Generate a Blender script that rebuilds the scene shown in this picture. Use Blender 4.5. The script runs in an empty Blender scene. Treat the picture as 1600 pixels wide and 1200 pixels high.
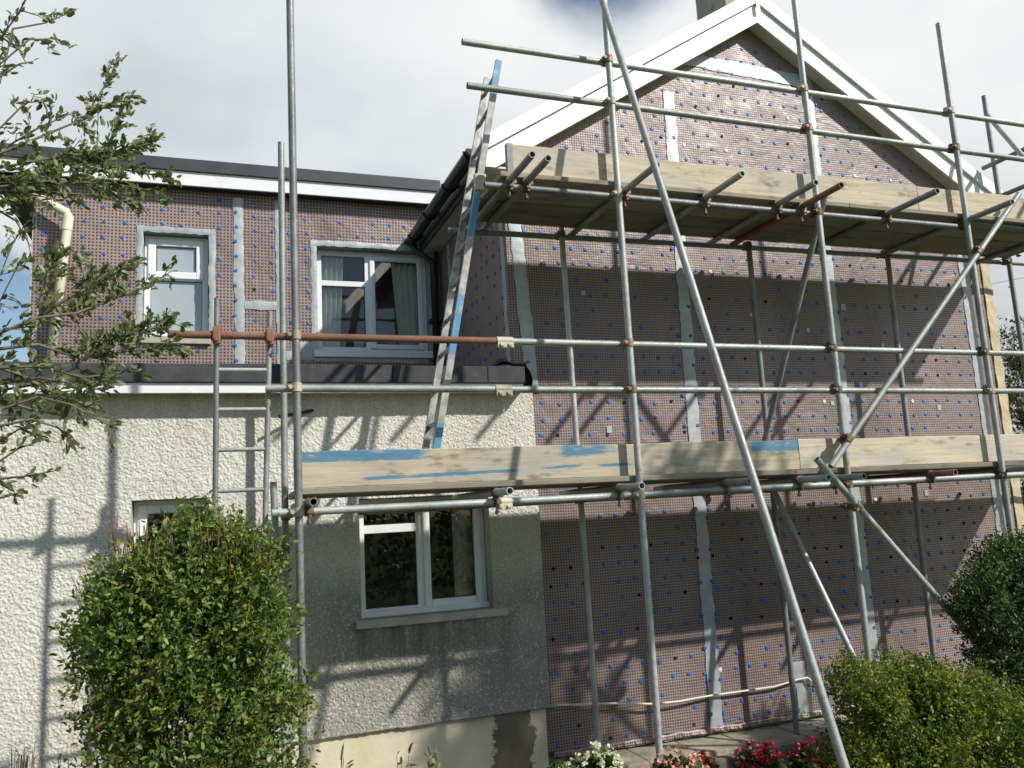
import bpy, bmesh, math, random
import numpy as np
from mathutils import Vector, Matrix, noise
R = math.radians
S = bpy.context.scene
C = S.collection

# ---------------------------------------------------------------- camera, world, sun, exposure
FPX = 1310.0                                   # focal length in pixels of a 1600 px wide frame
def cam_axes(yaw, pitch, roll):
    cy, sy, cp, sp = math.cos(yaw), math.sin(yaw), math.cos(pitch), math.sin(pitch)
    fwd = Vector((sy*cp, cy*cp, sp)); right = Vector((cy, -sy, 0)); down = -right.cross(fwd)
    c, s = math.cos(roll), math.sin(roll)
    return c*right + s*down, -s*right + c*down, fwd
AX = cam_axes(R(19.9), R(8.66), R(3.0))
cam_data = bpy.data.cameras.new('camera'); cam = bpy.data.objects.new('camera', cam_data); C.objects.link(cam)
cam_data.sensor_width = 36; cam_data.lens = 36*FPX/1600; cam_data.clip_start = .05; cam_data.clip_end = 3000
M = Matrix.Identity(4)
for i in range(3):
    M[i][0] = AX[0][i]; M[i][1] = -AX[1][i]; M[i][2] = -AX[2][i]
cam.matrix_world = M
S.camera = cam
def P(px, py, Y=None, X=None, Z=None):
    """world point on the plane y=Y (or x=X, z=Z) measured off the survey photo"""
    d = AX[0]*((px-800)/FPX) + AX[1]*((py-600)/FPX) + AX[2]
    t = Y/d.y if Y is not None else X/d.x if X is not None else Z/d.z
    return d*t

SUN = Vector((-.95, 1.0, -1.04)).normalized()   # direction in which the light travels
elev = math.asin(-SUN.z); azim = math.atan2(-SUN.x, -SUN.y)
sd = bpy.data.lights.new('sun', 'SUN'); sun = bpy.data.objects.new('sun', sd); C.objects.link(sun)
sd.energy = 4.95; sd.angle = R(1.0); sd.color = (1, .963, .90)
sun.rotation_euler = SUN.to_track_quat('-Z', 'Y').to_euler(); sun.location = (10, -10, 12)
S.view_settings.view_transform = 'Standard'; S.view_settings.look = 'None'
S.view_settings.exposure = 0.0; S.view_settings.gamma = 1
S.view_settings.use_curve_mapping = False

def build_world():
    w = bpy.data.worlds.new('World'); S.world = w; w.use_nodes = True
    nt = w.node_tree; nt.nodes.clear(); N = nt.nodes.new; L = nt.links.new
    out = N('ShaderNodeOutputWorld'); bg = N('ShaderNodeBackground'); bg2 = N('ShaderNodeBackground'); mix = N('ShaderNodeMixShader')
    sky = N('ShaderNodeTexSky'); sky.sky_type = 'NISHITA'; sky.sun_disc = False
    sky.sun_elevation = elev; sky.sun_rotation = azim; sky.air_density = 1.2; sky.dust_density = .6; sky.ozone_density = 2.0
    L(sky.outputs[0], bg.inputs[0]); bg.inputs[1].default_value = .11
    tc = N('ShaderNodeTexCoord'); sep = N('ShaderNodeSeparateXYZ'); L(tc.outputs['Generated'], sep.inputs[0])
    def math_(op, a, b=None, clamp=False):
        m = N('ShaderNodeMath'); m.operation = op; m.use_clamp = clamp
        for i, v in enumerate((a, b)):
            if v is None: continue
            if isinstance(v, (int, float)): m.inputs[i].default_value = v
            else: L(v, m.inputs[i])
        return m.outputs[0]
    zz = math_('ADD', math_('MAXIMUM', sep.outputs[2], 0.0), .22)
    cx = math_('DIVIDE', sep.outputs[0], zz); cy = math_('DIVIDE', sep.outputs[1], zz)
    comb = N('ShaderNodeCombineXYZ'); L(cx, comb.inputs[0]); L(cy, comb.inputs[1])
    n1 = N('ShaderNodeTexNoise'); n1.inputs['Scale'].default_value = 1.1; n1.inputs['Detail'].default_value = 8; n1.inputs['Roughness'].default_value = .55
    L(comb.outputs[0], n1.inputs['Vector'])
    n2 = N('ShaderNodeTexNoise'); n2.inputs['Scale'].default_value = .9; n2.inputs['Detail'].default_value = 5
    mp = N('ShaderNodeMapping'); mp.inputs['Location'].default_value = (3.1, 7.7, 0); L(comb.outputs[0], mp.inputs[0]); L(mp.outputs[0], n2.inputs['Vector'])
    # coverage: overcast beyond the house, clearing towards the sun side, with two blue gaps
    cov = N('ShaderNodeMapRange'); cov.interpolation_type = 'SMOOTHSTEP'; L(sep.outputs[1], cov.inputs[0])
    cov.inputs[1].default_value = -.15; cov.inputs[2].default_value = .45; cov.inputs[3].default_value = -.10; cov.inputs[4].default_value = .45
    v = math_('ADD', n1.outputs[0], cov.outputs[0])
    for (gx, gy, r, amt) in ((930, -80, .235, .62), (-60, 540, .24, .6), (1420, 90, .10, .12)):
        d = P(gx, gy, Y=1.0).normalized()
        dist = N('ShaderNodeVectorMath'); dist.operation = 'DISTANCE'; L(tc.outputs['Generated'], dist.inputs[0]); dist.inputs[1].default_value = d
        mr = N('ShaderNodeMapRange'); mr.interpolation_type = 'SMOOTHSTEP'; L(dist.outputs['Value'], mr.inputs[0])
        mr.inputs[1].default_value = 0; mr.inputs[2].default_value = r; mr.inputs[3].default_value = amt; mr.inputs[4].default_value = 0
        v = math_('SUBTRACT', v, mr.outputs[0])
    mr = N('ShaderNodeMapRange'); mr.interpolation_type = 'SMOOTHSTEP'; L(v, mr.inputs[0])
    mr.inputs[1].default_value = .42; mr.inputs[2].default_value = .66; mr.inputs[3].default_value = 0; mr.inputs[4].default_value = 1
    ramp = N('ShaderNodeValToRGB'); L(n2.outputs[0], ramp.inputs[0])
    e = ramp.color_ramp.elements; e[0].position = .30; e[0].color = (.50, .55, .62, 1); e[1].position = .64; e[1].color = (.97, .98, .97, 1)
    m = e.new(.47); m.color = (.76, .80, .82, 1)
    hz = N('ShaderNodeMapRange'); L(sep.outputs[2], hz.inputs[0]); hz.inputs[1].default_value = .05; hz.inputs[2].default_value = .38; hz.inputs[3].default_value = .72; hz.inputs[4].default_value = 1.0
    L(ramp.outputs[0], bg2.inputs[0]); L(hz.outputs[0], bg2.inputs[1])
    L(mr.outputs[0], mix.inputs[0]); L(bg.outputs[0], mix.inputs[1]); L(bg2.outputs[0], mix.inputs[2]); L(mix.outputs[0], out.inputs[0])
build_world()

# ---------------------------------------------------------------- object helpers
rnd = random.Random(7)
def tag(o, label=None, cat=None, group=None, kind=None):
    if label: o['label'] = label
    if cat: o['category'] = cat
    if group: o['group'] = group
    if kind: o['kind'] = kind
    return o
def empty(name, loc=(0, 0, 0)):
    o = bpy.data.objects.new(name, None); C.objects.link(o); o.location = loc; o.empty_display_size = .2
    return o
def link(name, me, mat=None, parent=None):
    o = bpy.data.objects.new(name, me); C.objects.link(o)
    if mat is not None and not me.materials: me.materials.append(mat)
    if parent is not None:
        o.parent = parent
        w = Vector((0, 0, 0)); q = parent
        while q: w += q.location; q = q.parent
        o.location = -w if me is not None else (0, 0, 0)
    return o
class MB:
    """collects faces; coordinates are world coordinates"""
    def __init__(s): s.v = []; s.f = []; s.mi = []; s.sm = []
    def add(s, vs, fs, smooth=False, m=0):
        k = len(s.v); s.v += [tuple(p) for p in vs]
        for f in fs: s.f.append(tuple(i+k for i in f)); s.mi.append(m); s.sm.append(smooth)
        return s
    def box(s, x0, x1, y0, y1, z0, z1, m=0):
        return s.add([(x0,y0,z0),(x1,y0,z0),(x1,y1,z0),(x0,y1,z0),(x0,y0,z1),(x1,y0,z1),(x1,y1,z1),(x0,y1,z1)],
              [(0,3,2,1),(4,5,6,7),(0,1,5,4),(1,2,6,5),(2,3,7,6),(3,0,4,7)], False, m)
    def bbox(s, x0, x1, y0, y1, z0, z1, b=.004, m=0):
        """box with chamfered edges"""
        bm = bmesh.new(); bmesh.ops.create_cube(bm, size=1)
        for v in bm.verts: v.co = Vector(((x0+x1)/2+v.co.x*(x1-x0), (y0+y1)/2+v.co.y*(y1-y0), (z0+z1)/2+v.co.z*(z1-z0)))
        bmesh.ops.bevel(bm, geom=bm.edges[:], offset=b, segments=2, profile=.6, affect='EDGES')
        bm.verts.index_update()
        s.add([v.co[:] for v in bm.verts], [[v.index for v in f.verts] for f in bm.faces], False, m); bm.free(); return s
    def prism(s, poly, axis, a, b, m=0):
        """poly: 2-D outline; axis 'y' extrudes (x,z) outlines from y=a to y=b; 'x' extrudes (y,z) outlines"""
        n = len(poly)
        mk = (lambda p, t: (p[0], t, p[1])) if axis == 'y' else (lambda p, t: (t, p[0], p[1]))
        vs = [mk(p, a) for p in poly]+[mk(p, b) for p in poly]
        fs = [tuple(range(n)), tuple(range(2*n-1, n-1, -1))]+[(i, i+n, (i+1) % n+n, (i+1) % n) for i in range(n)]
        return s.add(vs, fs, False, m)
    def tube(s, a, b, r, n=16, hollow=True, wall=.005, cap=True, r2=None, m=0):
        a = Vector(a); b = Vector(b); d = (b-a).normalized(); r2 = r if r2 is None else r2
        u = d.orthogonal().normalized(); w = d.cross(u)
        ring = lambda c, q: [c+(u*math.cos(t)+w*math.sin(t))*q for t in [2*math.pi*i/n for i in range(n)]]
        s.add(ring(a, r)+ring(b, r2), [(i, (i+1) % n, (i+1) % n+n, i+n) for i in range(n)], True, m)
        for c, q, sg in ((a, r, 1), (b, r2, -1)):
            if hollow:
                vs = ring(c, q)+ring(c, q-wall)+ring(c+d*sg*.2, q-wall)
                fs = []
                for i in range(n):
                    j = (i+1) % n; fs += [(i, i+n, j+n, j), (i+n, i+2*n, j+2*n, j+n)]
                fs.append(tuple(range(2*n, 3*n))); s.add(vs, fs, False, m)
            elif cap: s.add(ring(c, q), [tuple(range(n))], False, m)
        return s
    def path(s, pts, r, n=8, r1=None, m=0):
        pts = [Vector(p) for p in pts]; k = len(pts); r1 = r if r1 is None else r1
        vs = []; u = None
        for i, p in enumerate(pts):
            d = (pts[min(i+1, k-1)]-pts[max(i-1, 0)]).normalized()
            u = d.orthogonal().normalized() if u is None else (u-d*u.dot(d)).normalized()
            w = d.cross(u); q = r+(r1-r)*i/(k-1)
            vs += [p+(u*math.cos(2*math.pi*j/n)+w*math.sin(2*math.pi*j/n))*q for j in range(n)]
        fs = [(i*n+j, i*n+(j+1) % n, (i+1)*n+(j+1) % n, (i+1)*n+j) for i in range(k-1) for j in range(n)]
        fs += [tuple(range(n-1, -1, -1)), tuple(range((k-1)*n, k*n))]
        return s.add(vs, fs, True, m)
    def build(s, name, mat=None, parent=None, fix=True):
        me = bpy.data.meshes.new(name)
        me.from_pydata(s.v, [], s.f)
        if mat is not None:
            for mm in (mat if isinstance(mat, (list, tuple)) else [mat]): me.materials.append(mm)
        me.polygons.foreach_set('material_index', s.mi); me.polygons.foreach_set('use_smooth', s.sm)
        if fix:
            bm = bmesh.new(); bm.from_mesh(me); bmesh.ops.recalc_face_normals(bm, faces=bm.faces[:]); bm.to_mesh(me); bm.free()
        me.update()
        return link(name, me, None, parent)

# ---------------------------------------------------------------- material helpers
class NT:
    def __init__(s, name):
        s.m = bpy.data.materials.new(name); s.m.use_nodes = True; s.t = s.m.node_tree; s.t.nodes.clear()
        s.out = s.n('ShaderNodeOutputMaterial'); s.b = s.n('ShaderNodeBsdfPrincipled'); s.l(s.b.outputs[0], s.out.inputs[0])
        tc = s.n('ShaderNodeTexCoord'); s.obj = tc.outputs['Object']
    def n(s, k): return s.t.nodes.new(k)
    def l(s, a, b): s.t.links.new(a, b)
    def put(s, sock, v):
        if isinstance(v, (int, float)): sock.default_value = v
        elif isinstance(v, (tuple, list)): sock.default_value = (*v, 1) if len(v) == 3 and sock.type == 'RGBA' else v
        else: s.l(v, sock)
    def math(s, op, a, b=None, clamp=False):
        m = s.n('ShaderNodeMath'); m.operation = op; m.use_clamp = clamp; s.put(m.inputs[0], a)
        if b is not None: s.put(m.inputs[1], b)
        return m.outputs[0]
    def map(s, sc=(1, 1, 1), loc=(0, 0, 0), vec=None):
        m = s.n('ShaderNodeMapping'); m.inputs['Scale'].default_value = sc; m.inputs['Location'].default_value = loc
        s.l(vec or s.obj, m.inputs[0]); return m.outputs[0]
    def noise(s, scale, detail=4, rough=.5, vec=None, dist=0):
        t = s.n('ShaderNodeTexNoise'); t.inputs['Scale'].default_value = scale; t.inputs['Detail'].default_value = detail
        t.inputs['Roughness'].default_value = rough; t.inputs['Distortion'].default_value = dist
        s.l(vec or s.obj, t.inputs['Vector']); return t.outputs[0]
    def ramp(s, fac, stops):
        r = s.n('ShaderNodeValToRGB'); s.l(fac, r.inputs[0]); e = r.color_ramp.elements
        while len(e) < len(stops): e.new(.5)
        for q, (p, c) in zip(e, stops): q.position = p; q.color = (*c, 1) if len(c) == 3 else c
        return r.outputs[0]
    def mr(s, v, a, b, c=0, d=1, smooth=False):
        m = s.n('ShaderNodeMapRange'); s.l(v, m.inputs[0])
        if smooth: m.interpolation_type = 'SMOOTHSTEP'
        for i, q in enumerate((a, b, c, d)): m.inputs[i+1].default_value = q
        return m.outputs[0]
    def mix(s, f, a, b, mode='MIX'):
        m = s.n('ShaderNodeMix'); m.data_type = 'RGBA'; m.blend_type = mode
        s.put(m.inputs[0], f); s.put(m.inputs[6], a); s.put(m.inputs[7], b); return m.outputs[2]
    def bump(s, h, dist, strength=1, prev=None):
        b = s.n('ShaderNodeBump'); b.inputs['Distance'].default_value = dist; b.inputs['Strength'].default_value = strength
        s.l(h, b.inputs['Height'])
        if prev is not None: s.l(prev, b.inputs['Normal'])
        return b.outputs[0]
    def fin(s, col, rough=.6, metal=0, normal=None, spec=.5, **kw):
        s.put(s.b.inputs['Base Color'], col); s.put(s.b.inputs['Roughness'], rough); s.put(s.b.inputs['Metallic'], metal)
        s.b.inputs['Specular IOR Level'].default_value = spec
        if normal is not None: s.l(normal, s.b.inputs['Normal'])
        for k, v in kw.items(): s.put(s.b.inputs[k.replace('_', ' ')], v)
        return s.m
MT = {}
def tube_mat(name, stops, rust=0.0, metal=.55, rough=.42):
    t = NT(name); oi = t.n('ShaderNodeObjectInfo')
    rv = t.n('ShaderNodeVectorMath'); rv.operation = 'SCALE'; rv.inputs[0].default_value = (31, 17, 23); t.l(oi.outputs['Random'], rv.inputs['Scale'])
    av = t.n('ShaderNodeVectorMath'); av.operation = 'ADD'; t.l(t.obj, av.inputs[0]); t.l(rv.outputs[0], av.inputs[1]); vec = av.outputs[0]
    n1 = t.noise(3.2, 5, .65, vec); n2 = t.noise(38, 4, .6, vec)
    f = t.math('ADD', t.math('MULTIPLY', n1, .7), t.math('MULTIPLY', n2, .3))
    col = t.ramp(f, stops)
    tone = t.mr(oi.outputs['Random'], 0, 1, .72, 1.18)
    tv = t.n('ShaderNodeCombineColor'); [t.l(tone, tv.inputs[i]) for i in range(3)]
    col = t.mix(1.0, col, tv.outputs[0], 'MULTIPLY')
    spots = t.mr(t.noise(9, 6, .7, vec), .62, .70, 0, 1)
    col = t.mix(t.math('MULTIPLY', spots, .5+rust), col, (.20, .105, .055))
    spl = t.mr(t.noise(21, 3, .6, vec), .68, .72, 0, .8)
    col = t.mix(spl, col, (.46, .46, .43))
    nm = t.bump(n2, .002, .5)
    return t.fin(col, t.mr(n2, .3, .7, rough-.1, rough+.18), metal, nm)
MT['galv'] = tube_mat('galvanised_steel', [(.3, (.22, .23, .22)), (.5, (.37, .39, .37)), (.72, (.52, .54, .51))], 0, .3, .5)
MT['galv_dark'] = tube_mat('weathered_steel', [(.3, (.14, .145, .145)), (.5, (.235, .24, .24)), (.72, (.36, .37, .36))], 0, .3, .5)
MT['rust'] = tube_mat('rusty_steel', [(.3, (.12, .06, .04)), (.5, (.25, .115, .07)), (.7, (.40, .25, .18))], .2, .1, .75)
MT['clamp'] = tube_mat('coupler_steel', [(.3, (.10, .065, .04)), (.5, (.22, .15, .10)), (.72, (.36, .30, .23))], .3, .35, .55)
MT['clamp_pale'] = tube_mat('pale_coupler_steel', [(.3, (.30, .20, .12)), (.5, (.50, .46, .36)), (.72, (.62, .58, .48))], .2, .2, .6)
def galv_lad():
    t = NT('ladder_alloy'); n = t.noise(14, 5, .6); n2 = t.noise(60, 3)
    col = t.ramp(n, [(.3, (.16, .165, .16)), (.5, (.29, .29, .27)), (.7, (.50, .48, .42))])
    return t.fin(col, .5, .35, t.bump(n2, .001, .4))
MT['alloy'] = galv_lad()
def alloy_blue():
    t = NT('ladder_alloy_with_blue_paint'); n = t.noise(11, 5, .6)
    sp = t.n('ShaderNodeSeparateXYZ'); t.l(t.obj, sp.inputs[0]); z = t.math('ADD', sp.outputs[2], t.math('MULTIPLY', t.noise(7, 4), .12))
    col = t.ramp(n, [(.3, (.18, .18, .165)), (.5, (.32, .32, .29)), (.7, (.50, .48, .43))])
    def band(a, b): return t.math('MULTIPLY', t.mr(z, a, a+.02), t.mr(z, b, b+.02, 1, 0))
    m = t.math('ADD', t.math('ADD', band(1.93, 2.26), band(1.10, 1.52)), t.math('ADD', band(.3, .66), band(3.0, 3.4)), True)
    m = t.math('MULTIPLY', m, t.mr(t.noise(16, 5, .7), .34, .44, .25, 1)); col = t.mix(m, col, t.mix(n, (.04, .16, .30), (.13, .34, .50)))
    return t.fin(col, .5, .15)
MT['alloy_blue'] = alloy_blue()

def foil(name, side=False, k=45.5, warm=0.5):
    """perforated foil faced insulation board: 20 mm dot grid"""
    t = NT(name)
    sp = t.n('ShaderNodeSeparateXYZ')
    wob = t.n('ShaderNodeTexNoise'); wob.inputs['Scale'].default_value = 3.5; wob.inputs['Detail'].default_value = 3; t.l(t.obj, wob.inputs['Vector'])
    wv = t.n('ShaderNodeVectorMath'); wv.operation = 'MULTIPLY_ADD'; t.l(wob.outputs['Color'], wv.inputs[0]); wv.inputs[1].default_value = (.012,)*3; t.l(t.obj, wv.inputs[2])
    t.l(wv.outputs[0], sp.inputs[0])
    u = sp.outputs[1] if side else sp.outputs[0]
    fu = t.math('SUBTRACT', t.math('FRACT', t.math('MULTIPLY', u, k)), .5)
    fz = t.math('SUBTRACT', t.math('FRACT', t.math('MULTIPLY', sp.outputs[2], k)), .5)
    d = t.math('SQRT', t.math('ADD', t.math('MULTIPLY', fu, fu), t.math('MULTIPLY', fz, fz)))
    dot = t.mr(d, .23, .38, 1, 0)
    big = t.noise(1.3, 5, .6); mid = t.noise(9, 5, .6)
    base = t.ramp(big, [(.3, (.245, .19, .175)), (.5, (.30, .24, .222)), (.7, (.36, .30, .28))])
    base = t.mix(t.mr(mid, .55, .75, 0, .35), base, (.37, .31, .29))
    base = t.mix(t.mr(t.noise(26, 3), .48, .70, 0, warm), base, (.40, .225, .16))
    bt = t.n('ShaderNodeCombineXYZ'); t.l(t.math('FLOOR', t.math('MULTIPLY', u, .83)), bt.inputs[0]); t.l(t.math('FLOOR', t.math('MULTIPLY', sp.outputs[2], .41)), bt.inputs[1])
    wn = t.n('ShaderNodeTexWhiteNoise'); t.l(bt.outputs[0], wn.inputs[0])
    tn = t.mr(wn.outputs[0], 0, 1, .82, 1.1); tcv = t.n('ShaderNodeCombineColor'); [t.l(tn, tcv.inputs[i]) for i in range(3)]
    base = t.mix(1.0, base, tcv.outputs[0], 'MULTIPLY')
    col = t.mix(t.math('MULTIPLY', dot, .95), base, (.048, .026, .025))
    pill = t.mr(d, .30, .60, 0, 1)
    n1 = t.bump(pill, .004, .22)
    n2 = t.bump(t.noise(2.6, 5, .6, dist=.6), .05, .42, n1)
    n3 = t.bump(mid, .008, .4, n2)
    return t.fin(col, t.mr(mid, .3, .7, .38, .55), .05, n3, spec=.5)
MT['foil'] = foil('foil_faced_insulation'); MT['foil_side'] = foil('foil_faced_insulation_return', True); MT['foil_wing'] = foil('foil_faced_insulation_coarse', False, 31.25, .8)
def simple(name, col, rough=.6, metal=0, var=.15, scale=6, bump=0, bscale=40, spec=.5, dark=None):
    t = NT(name); n = t.noise(scale, 6, .6)
    a = tuple(c*(1-var) for c in col); b = tuple(min(1, c*(1+var)) for c in col)
    c = t.ramp(n, [(.32, a), (.68, b)])
    if dark: c = t.mix(t.mr(t.noise(scale*2.3, 6, .7), .56, .72, 0, .7), c, dark)
    nm = t.bump(t.noise(bscale, 4, .6), bump, .7) if bump else None
    return t.fin(c, rough, metal, nm, spec)
MT['tape'] = simple('silver_tape', (.40, .43, .435), .5, .25, .14, 9, .004, 22)
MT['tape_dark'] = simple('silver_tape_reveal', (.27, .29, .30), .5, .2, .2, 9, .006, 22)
MT['cap'] = simple('blue_plastic_cap', (.03, .13, .44), .5, 0, .35, 9)
MT['hole'] = simple('dark_fixing_hole', (.022, .014, .012), .9)
MT['whitecap'] = simple('white_plug', (.72, .68, .64), .6)
MT['upvc'] = simple('white_upvc', (.80, .81, .81), .32, 0, .04, 3, .0004, 90, dark=(.66, .66, .63))
MT['upvc_trim'] = simple('cream_white_fascia', (.83, .84, .81), .38, 0, .04, 2.5, .001, 12, dark=(.66, .66, .58))
MT['cream'] = simple('cream_pipe', (.74, .68, .50), .45, 0, .08, 4)
MT['black'] = simple('black_plastic', (.018, .019, .021), .35, 0, .3, 5)
MT['felt'] = simple('dark_roof_felt', (.055, .055, .062), .85, 0, .25, 7, .003, 160, dark=(.10, .10, .105))
MT['slate'] = simple('anthracite_capping', (.045, .05, .058), .5, 0, .2, 5)
MT['concrete'] = simple('weathered_concrete', (.36, .34, .28), .85, 0, .22, 5, .004, 60, dark=(.16, .155, .12))
MT['sill'] = simple('cast_sill', (.44, .42, .35), .8, 0, .18, 6, .002, 60, dark=(.22, .21, .17))
MT['slab'] = simple('stone_slab', (.33, .30, .225), .85, 0, .35, 5, .008, 26, dark=(.16, .15, .10))
MT['kerb'] = simple('mossy_kerb', (.12, .115, .085), .9, 0, .35, 5, .01, 30, dark=(.05, .055, .03))
MT['soil'] = simple('soil', (.055, .04, .028), .95, 0, .4, 8, .03, 18)
MT['soffit'] = simple('soffit_board', (.66, .63, .52), .6, 0, .12, 3)
MT['rooftile'] = simple('roof_tiles', (.09, .085, .085), .8, 0, .3, 10, .02, 12)
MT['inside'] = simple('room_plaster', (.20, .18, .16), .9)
MT['curtain'] = simple('curtain_cloth', (.80, .82, .78), .9, 0, .08, 8)
MT['paper'] = simple('pale_card', (.42, .62, .60), .7)
MT['wrap'] = simple('yellow_mineral_wool', (.52, .44, .28), .85, 0, .16, 5, .03, 9, dark=(.38, .31, .18))
MT['cable'] = simple('cable_sheath', (.66, .60, .50), .5)
MT['stem'] = simple('bark', (.12, .085, .06), .85, 0, .3, 14)
MT['redstem'] = simple('reddish_twig', (.15, .075, .045), .7, 0, .3, 14)
MT['twig'] = simple('pale_twig', (.13, .11, .075), .8, 0, .3, 14)
def glass(name, tint, rough, alpha, coat=1):
    t = NT(name)
    tr = t.n('ShaderNodeBsdfTransparent'); tr.inputs[0].default_value = (*tint, 1)
    gl = t.n('ShaderNodeBsdfGlossy'); gl.inputs['Roughness'].default_value = rough; gl.inputs[0].default_value = (1, 1, 1, 1)
    nb = t.bump(t.noise(2.0, 2), .004, .3); t.l(nb, gl.inputs['Normal'])
    fr = t.n('ShaderNodeFresnel'); fr.inputs[0].default_value = 1.5
    f = t.math('ADD', t.math('MULTIPLY', fr.outputs[0], .85), alpha, True)
    mx = t.n('ShaderNodeMixShader'); t.l(f, mx.inputs[0]); t.l(tr.outputs[0], mx.inputs[1]); t.l(gl.outputs[0], mx.inputs[2])
    t.l(mx.outputs[0], t.out.inputs[0]); return t.m
MT['glass'] = glass('window_glass', (.90, .92, .91), .01, .0)
def frosted():
    t = NT('obscured_glass'); v = t.n('ShaderNodeTexVoronoi'); v.inputs['Scale'].default_value = 5.0; t.l(t.obj, v.inputs['Vector'])
    n = t.noise(2.2, 3)
    c = t.mix(n, (.30, .36, .38), (.44, .50, .52)); c = t.mix(t.mr(v.outputs[0], .10, .26, .4, 0, True), c, (.36, .29, .33))
    return t.fin(c, .22, 0, t.bump(t.noise(120, 2), .001, .4), .8)
MT['frost'] = frosted()
def roughcast():
    t = NT('roughcast_render'); n = t.noise(.9, 6, .6); f = t.noise(70, 4, .6)
    sp = t.n('ShaderNodeSeparateXYZ'); t.l(t.obj, sp.inputs[0])
    c = t.ramp(n, [(.32, (.55, .535, .455)), (.5, (.63, .615, .535)), (.7, (.68, .67, .60))])
    # algae and rain staining low on the wall and below the big sill
    w = t.n('ShaderNodeMath'); w.operation = 'ADD'; t.l(sp.outputs[2], w.inputs[0]); t.l(t.math('MULTIPLY', t.noise(2.5, 6, .65), .8), w.inputs[1])
    low = t.mr(w.outputs[0], -.30, .25, .85, 0, True)
    xr = t.math('MULTIPLY', t.mr(sp.outputs[0], .2, .9, 0, 1, True), low)
    c = t.mix(xr, c, (.25, .245, .20))
    c = t.mix(t.mr(t.noise(4, 6, .7), .52, .75, 0, .3), c, (.42, .37, .28))
    g2 = t.noise(75, 2, .5); c = t.mix(t.mr(g2, .52, .66, 0, .5), c, (.25, .235, .19)); c = t.mix(t.mr(t.noise(58, 2, .5, t.map((1, 1, 1), (4, 2, 1))), .56, .66, 0, .5), c, (.74, .73, .69))
    st = t.noise(1, 5, .6, t.map((9, 1, .9)))
    sk = t.math('MULTIPLY', t.math('MULTIPLY', t.mr(sp.outputs[0], .85, 1.0), t.mr(sp.outputs[0], 2.05, 2.15, 1, 0)), t.math('MULTIPLY', t.mr(sp.outputs[2], -.74, -.76), t.mr(sp.outputs[2], -1.35, -.80)))
    c = t.mix(t.math('MULTIPLY', sk, t.mr(st, .38, .62, 0, .9)), c, (.13, .125, .095))
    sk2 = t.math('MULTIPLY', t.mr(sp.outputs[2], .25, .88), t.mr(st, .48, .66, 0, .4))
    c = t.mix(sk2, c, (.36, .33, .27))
    rz = t.mr(t.noise(2.2, 4, .5), .56, .66, 0, .25); c = t.mix(rz, c, (.60, .50, .44))
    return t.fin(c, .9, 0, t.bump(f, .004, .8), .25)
MT['roughcast'] = roughcast()
def plinth():
    t = NT('painted_plinth'); n = t.noise(2.2, 6, .65); sp = t.n('ShaderNodeSeparateXYZ'); t.l(t.obj, sp.inputs[0])
    c = t.ramp(n, [(.3, (.60, .54, .36)), (.6, (.70, .64, .47))])
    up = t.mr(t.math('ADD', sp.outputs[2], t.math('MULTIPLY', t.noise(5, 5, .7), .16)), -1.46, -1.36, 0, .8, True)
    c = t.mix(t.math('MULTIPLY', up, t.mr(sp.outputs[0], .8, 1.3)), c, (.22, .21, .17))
    e = t.math('ADD', sp.outputs[0], t.math('MULTIPLY', t.math('SUBTRACT', t.noise(6, 5, .7), .5), .30))
    bare = t.mr(e, 1.93, 1.95)
    bare = t.math('MULTIPLY', bare, t.mr(e, 2.24, 2.26, 1, 0))
    c = t.mix(bare, c, t.mix(t.noise(7, 5), (.10, .085, .06), (.22, .19, .14)))
    return t.fin(c, .85, 0, t.bump(t.noise(25, 4), .004, .6), .3)
MT['plinth'] = plinth()
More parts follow.
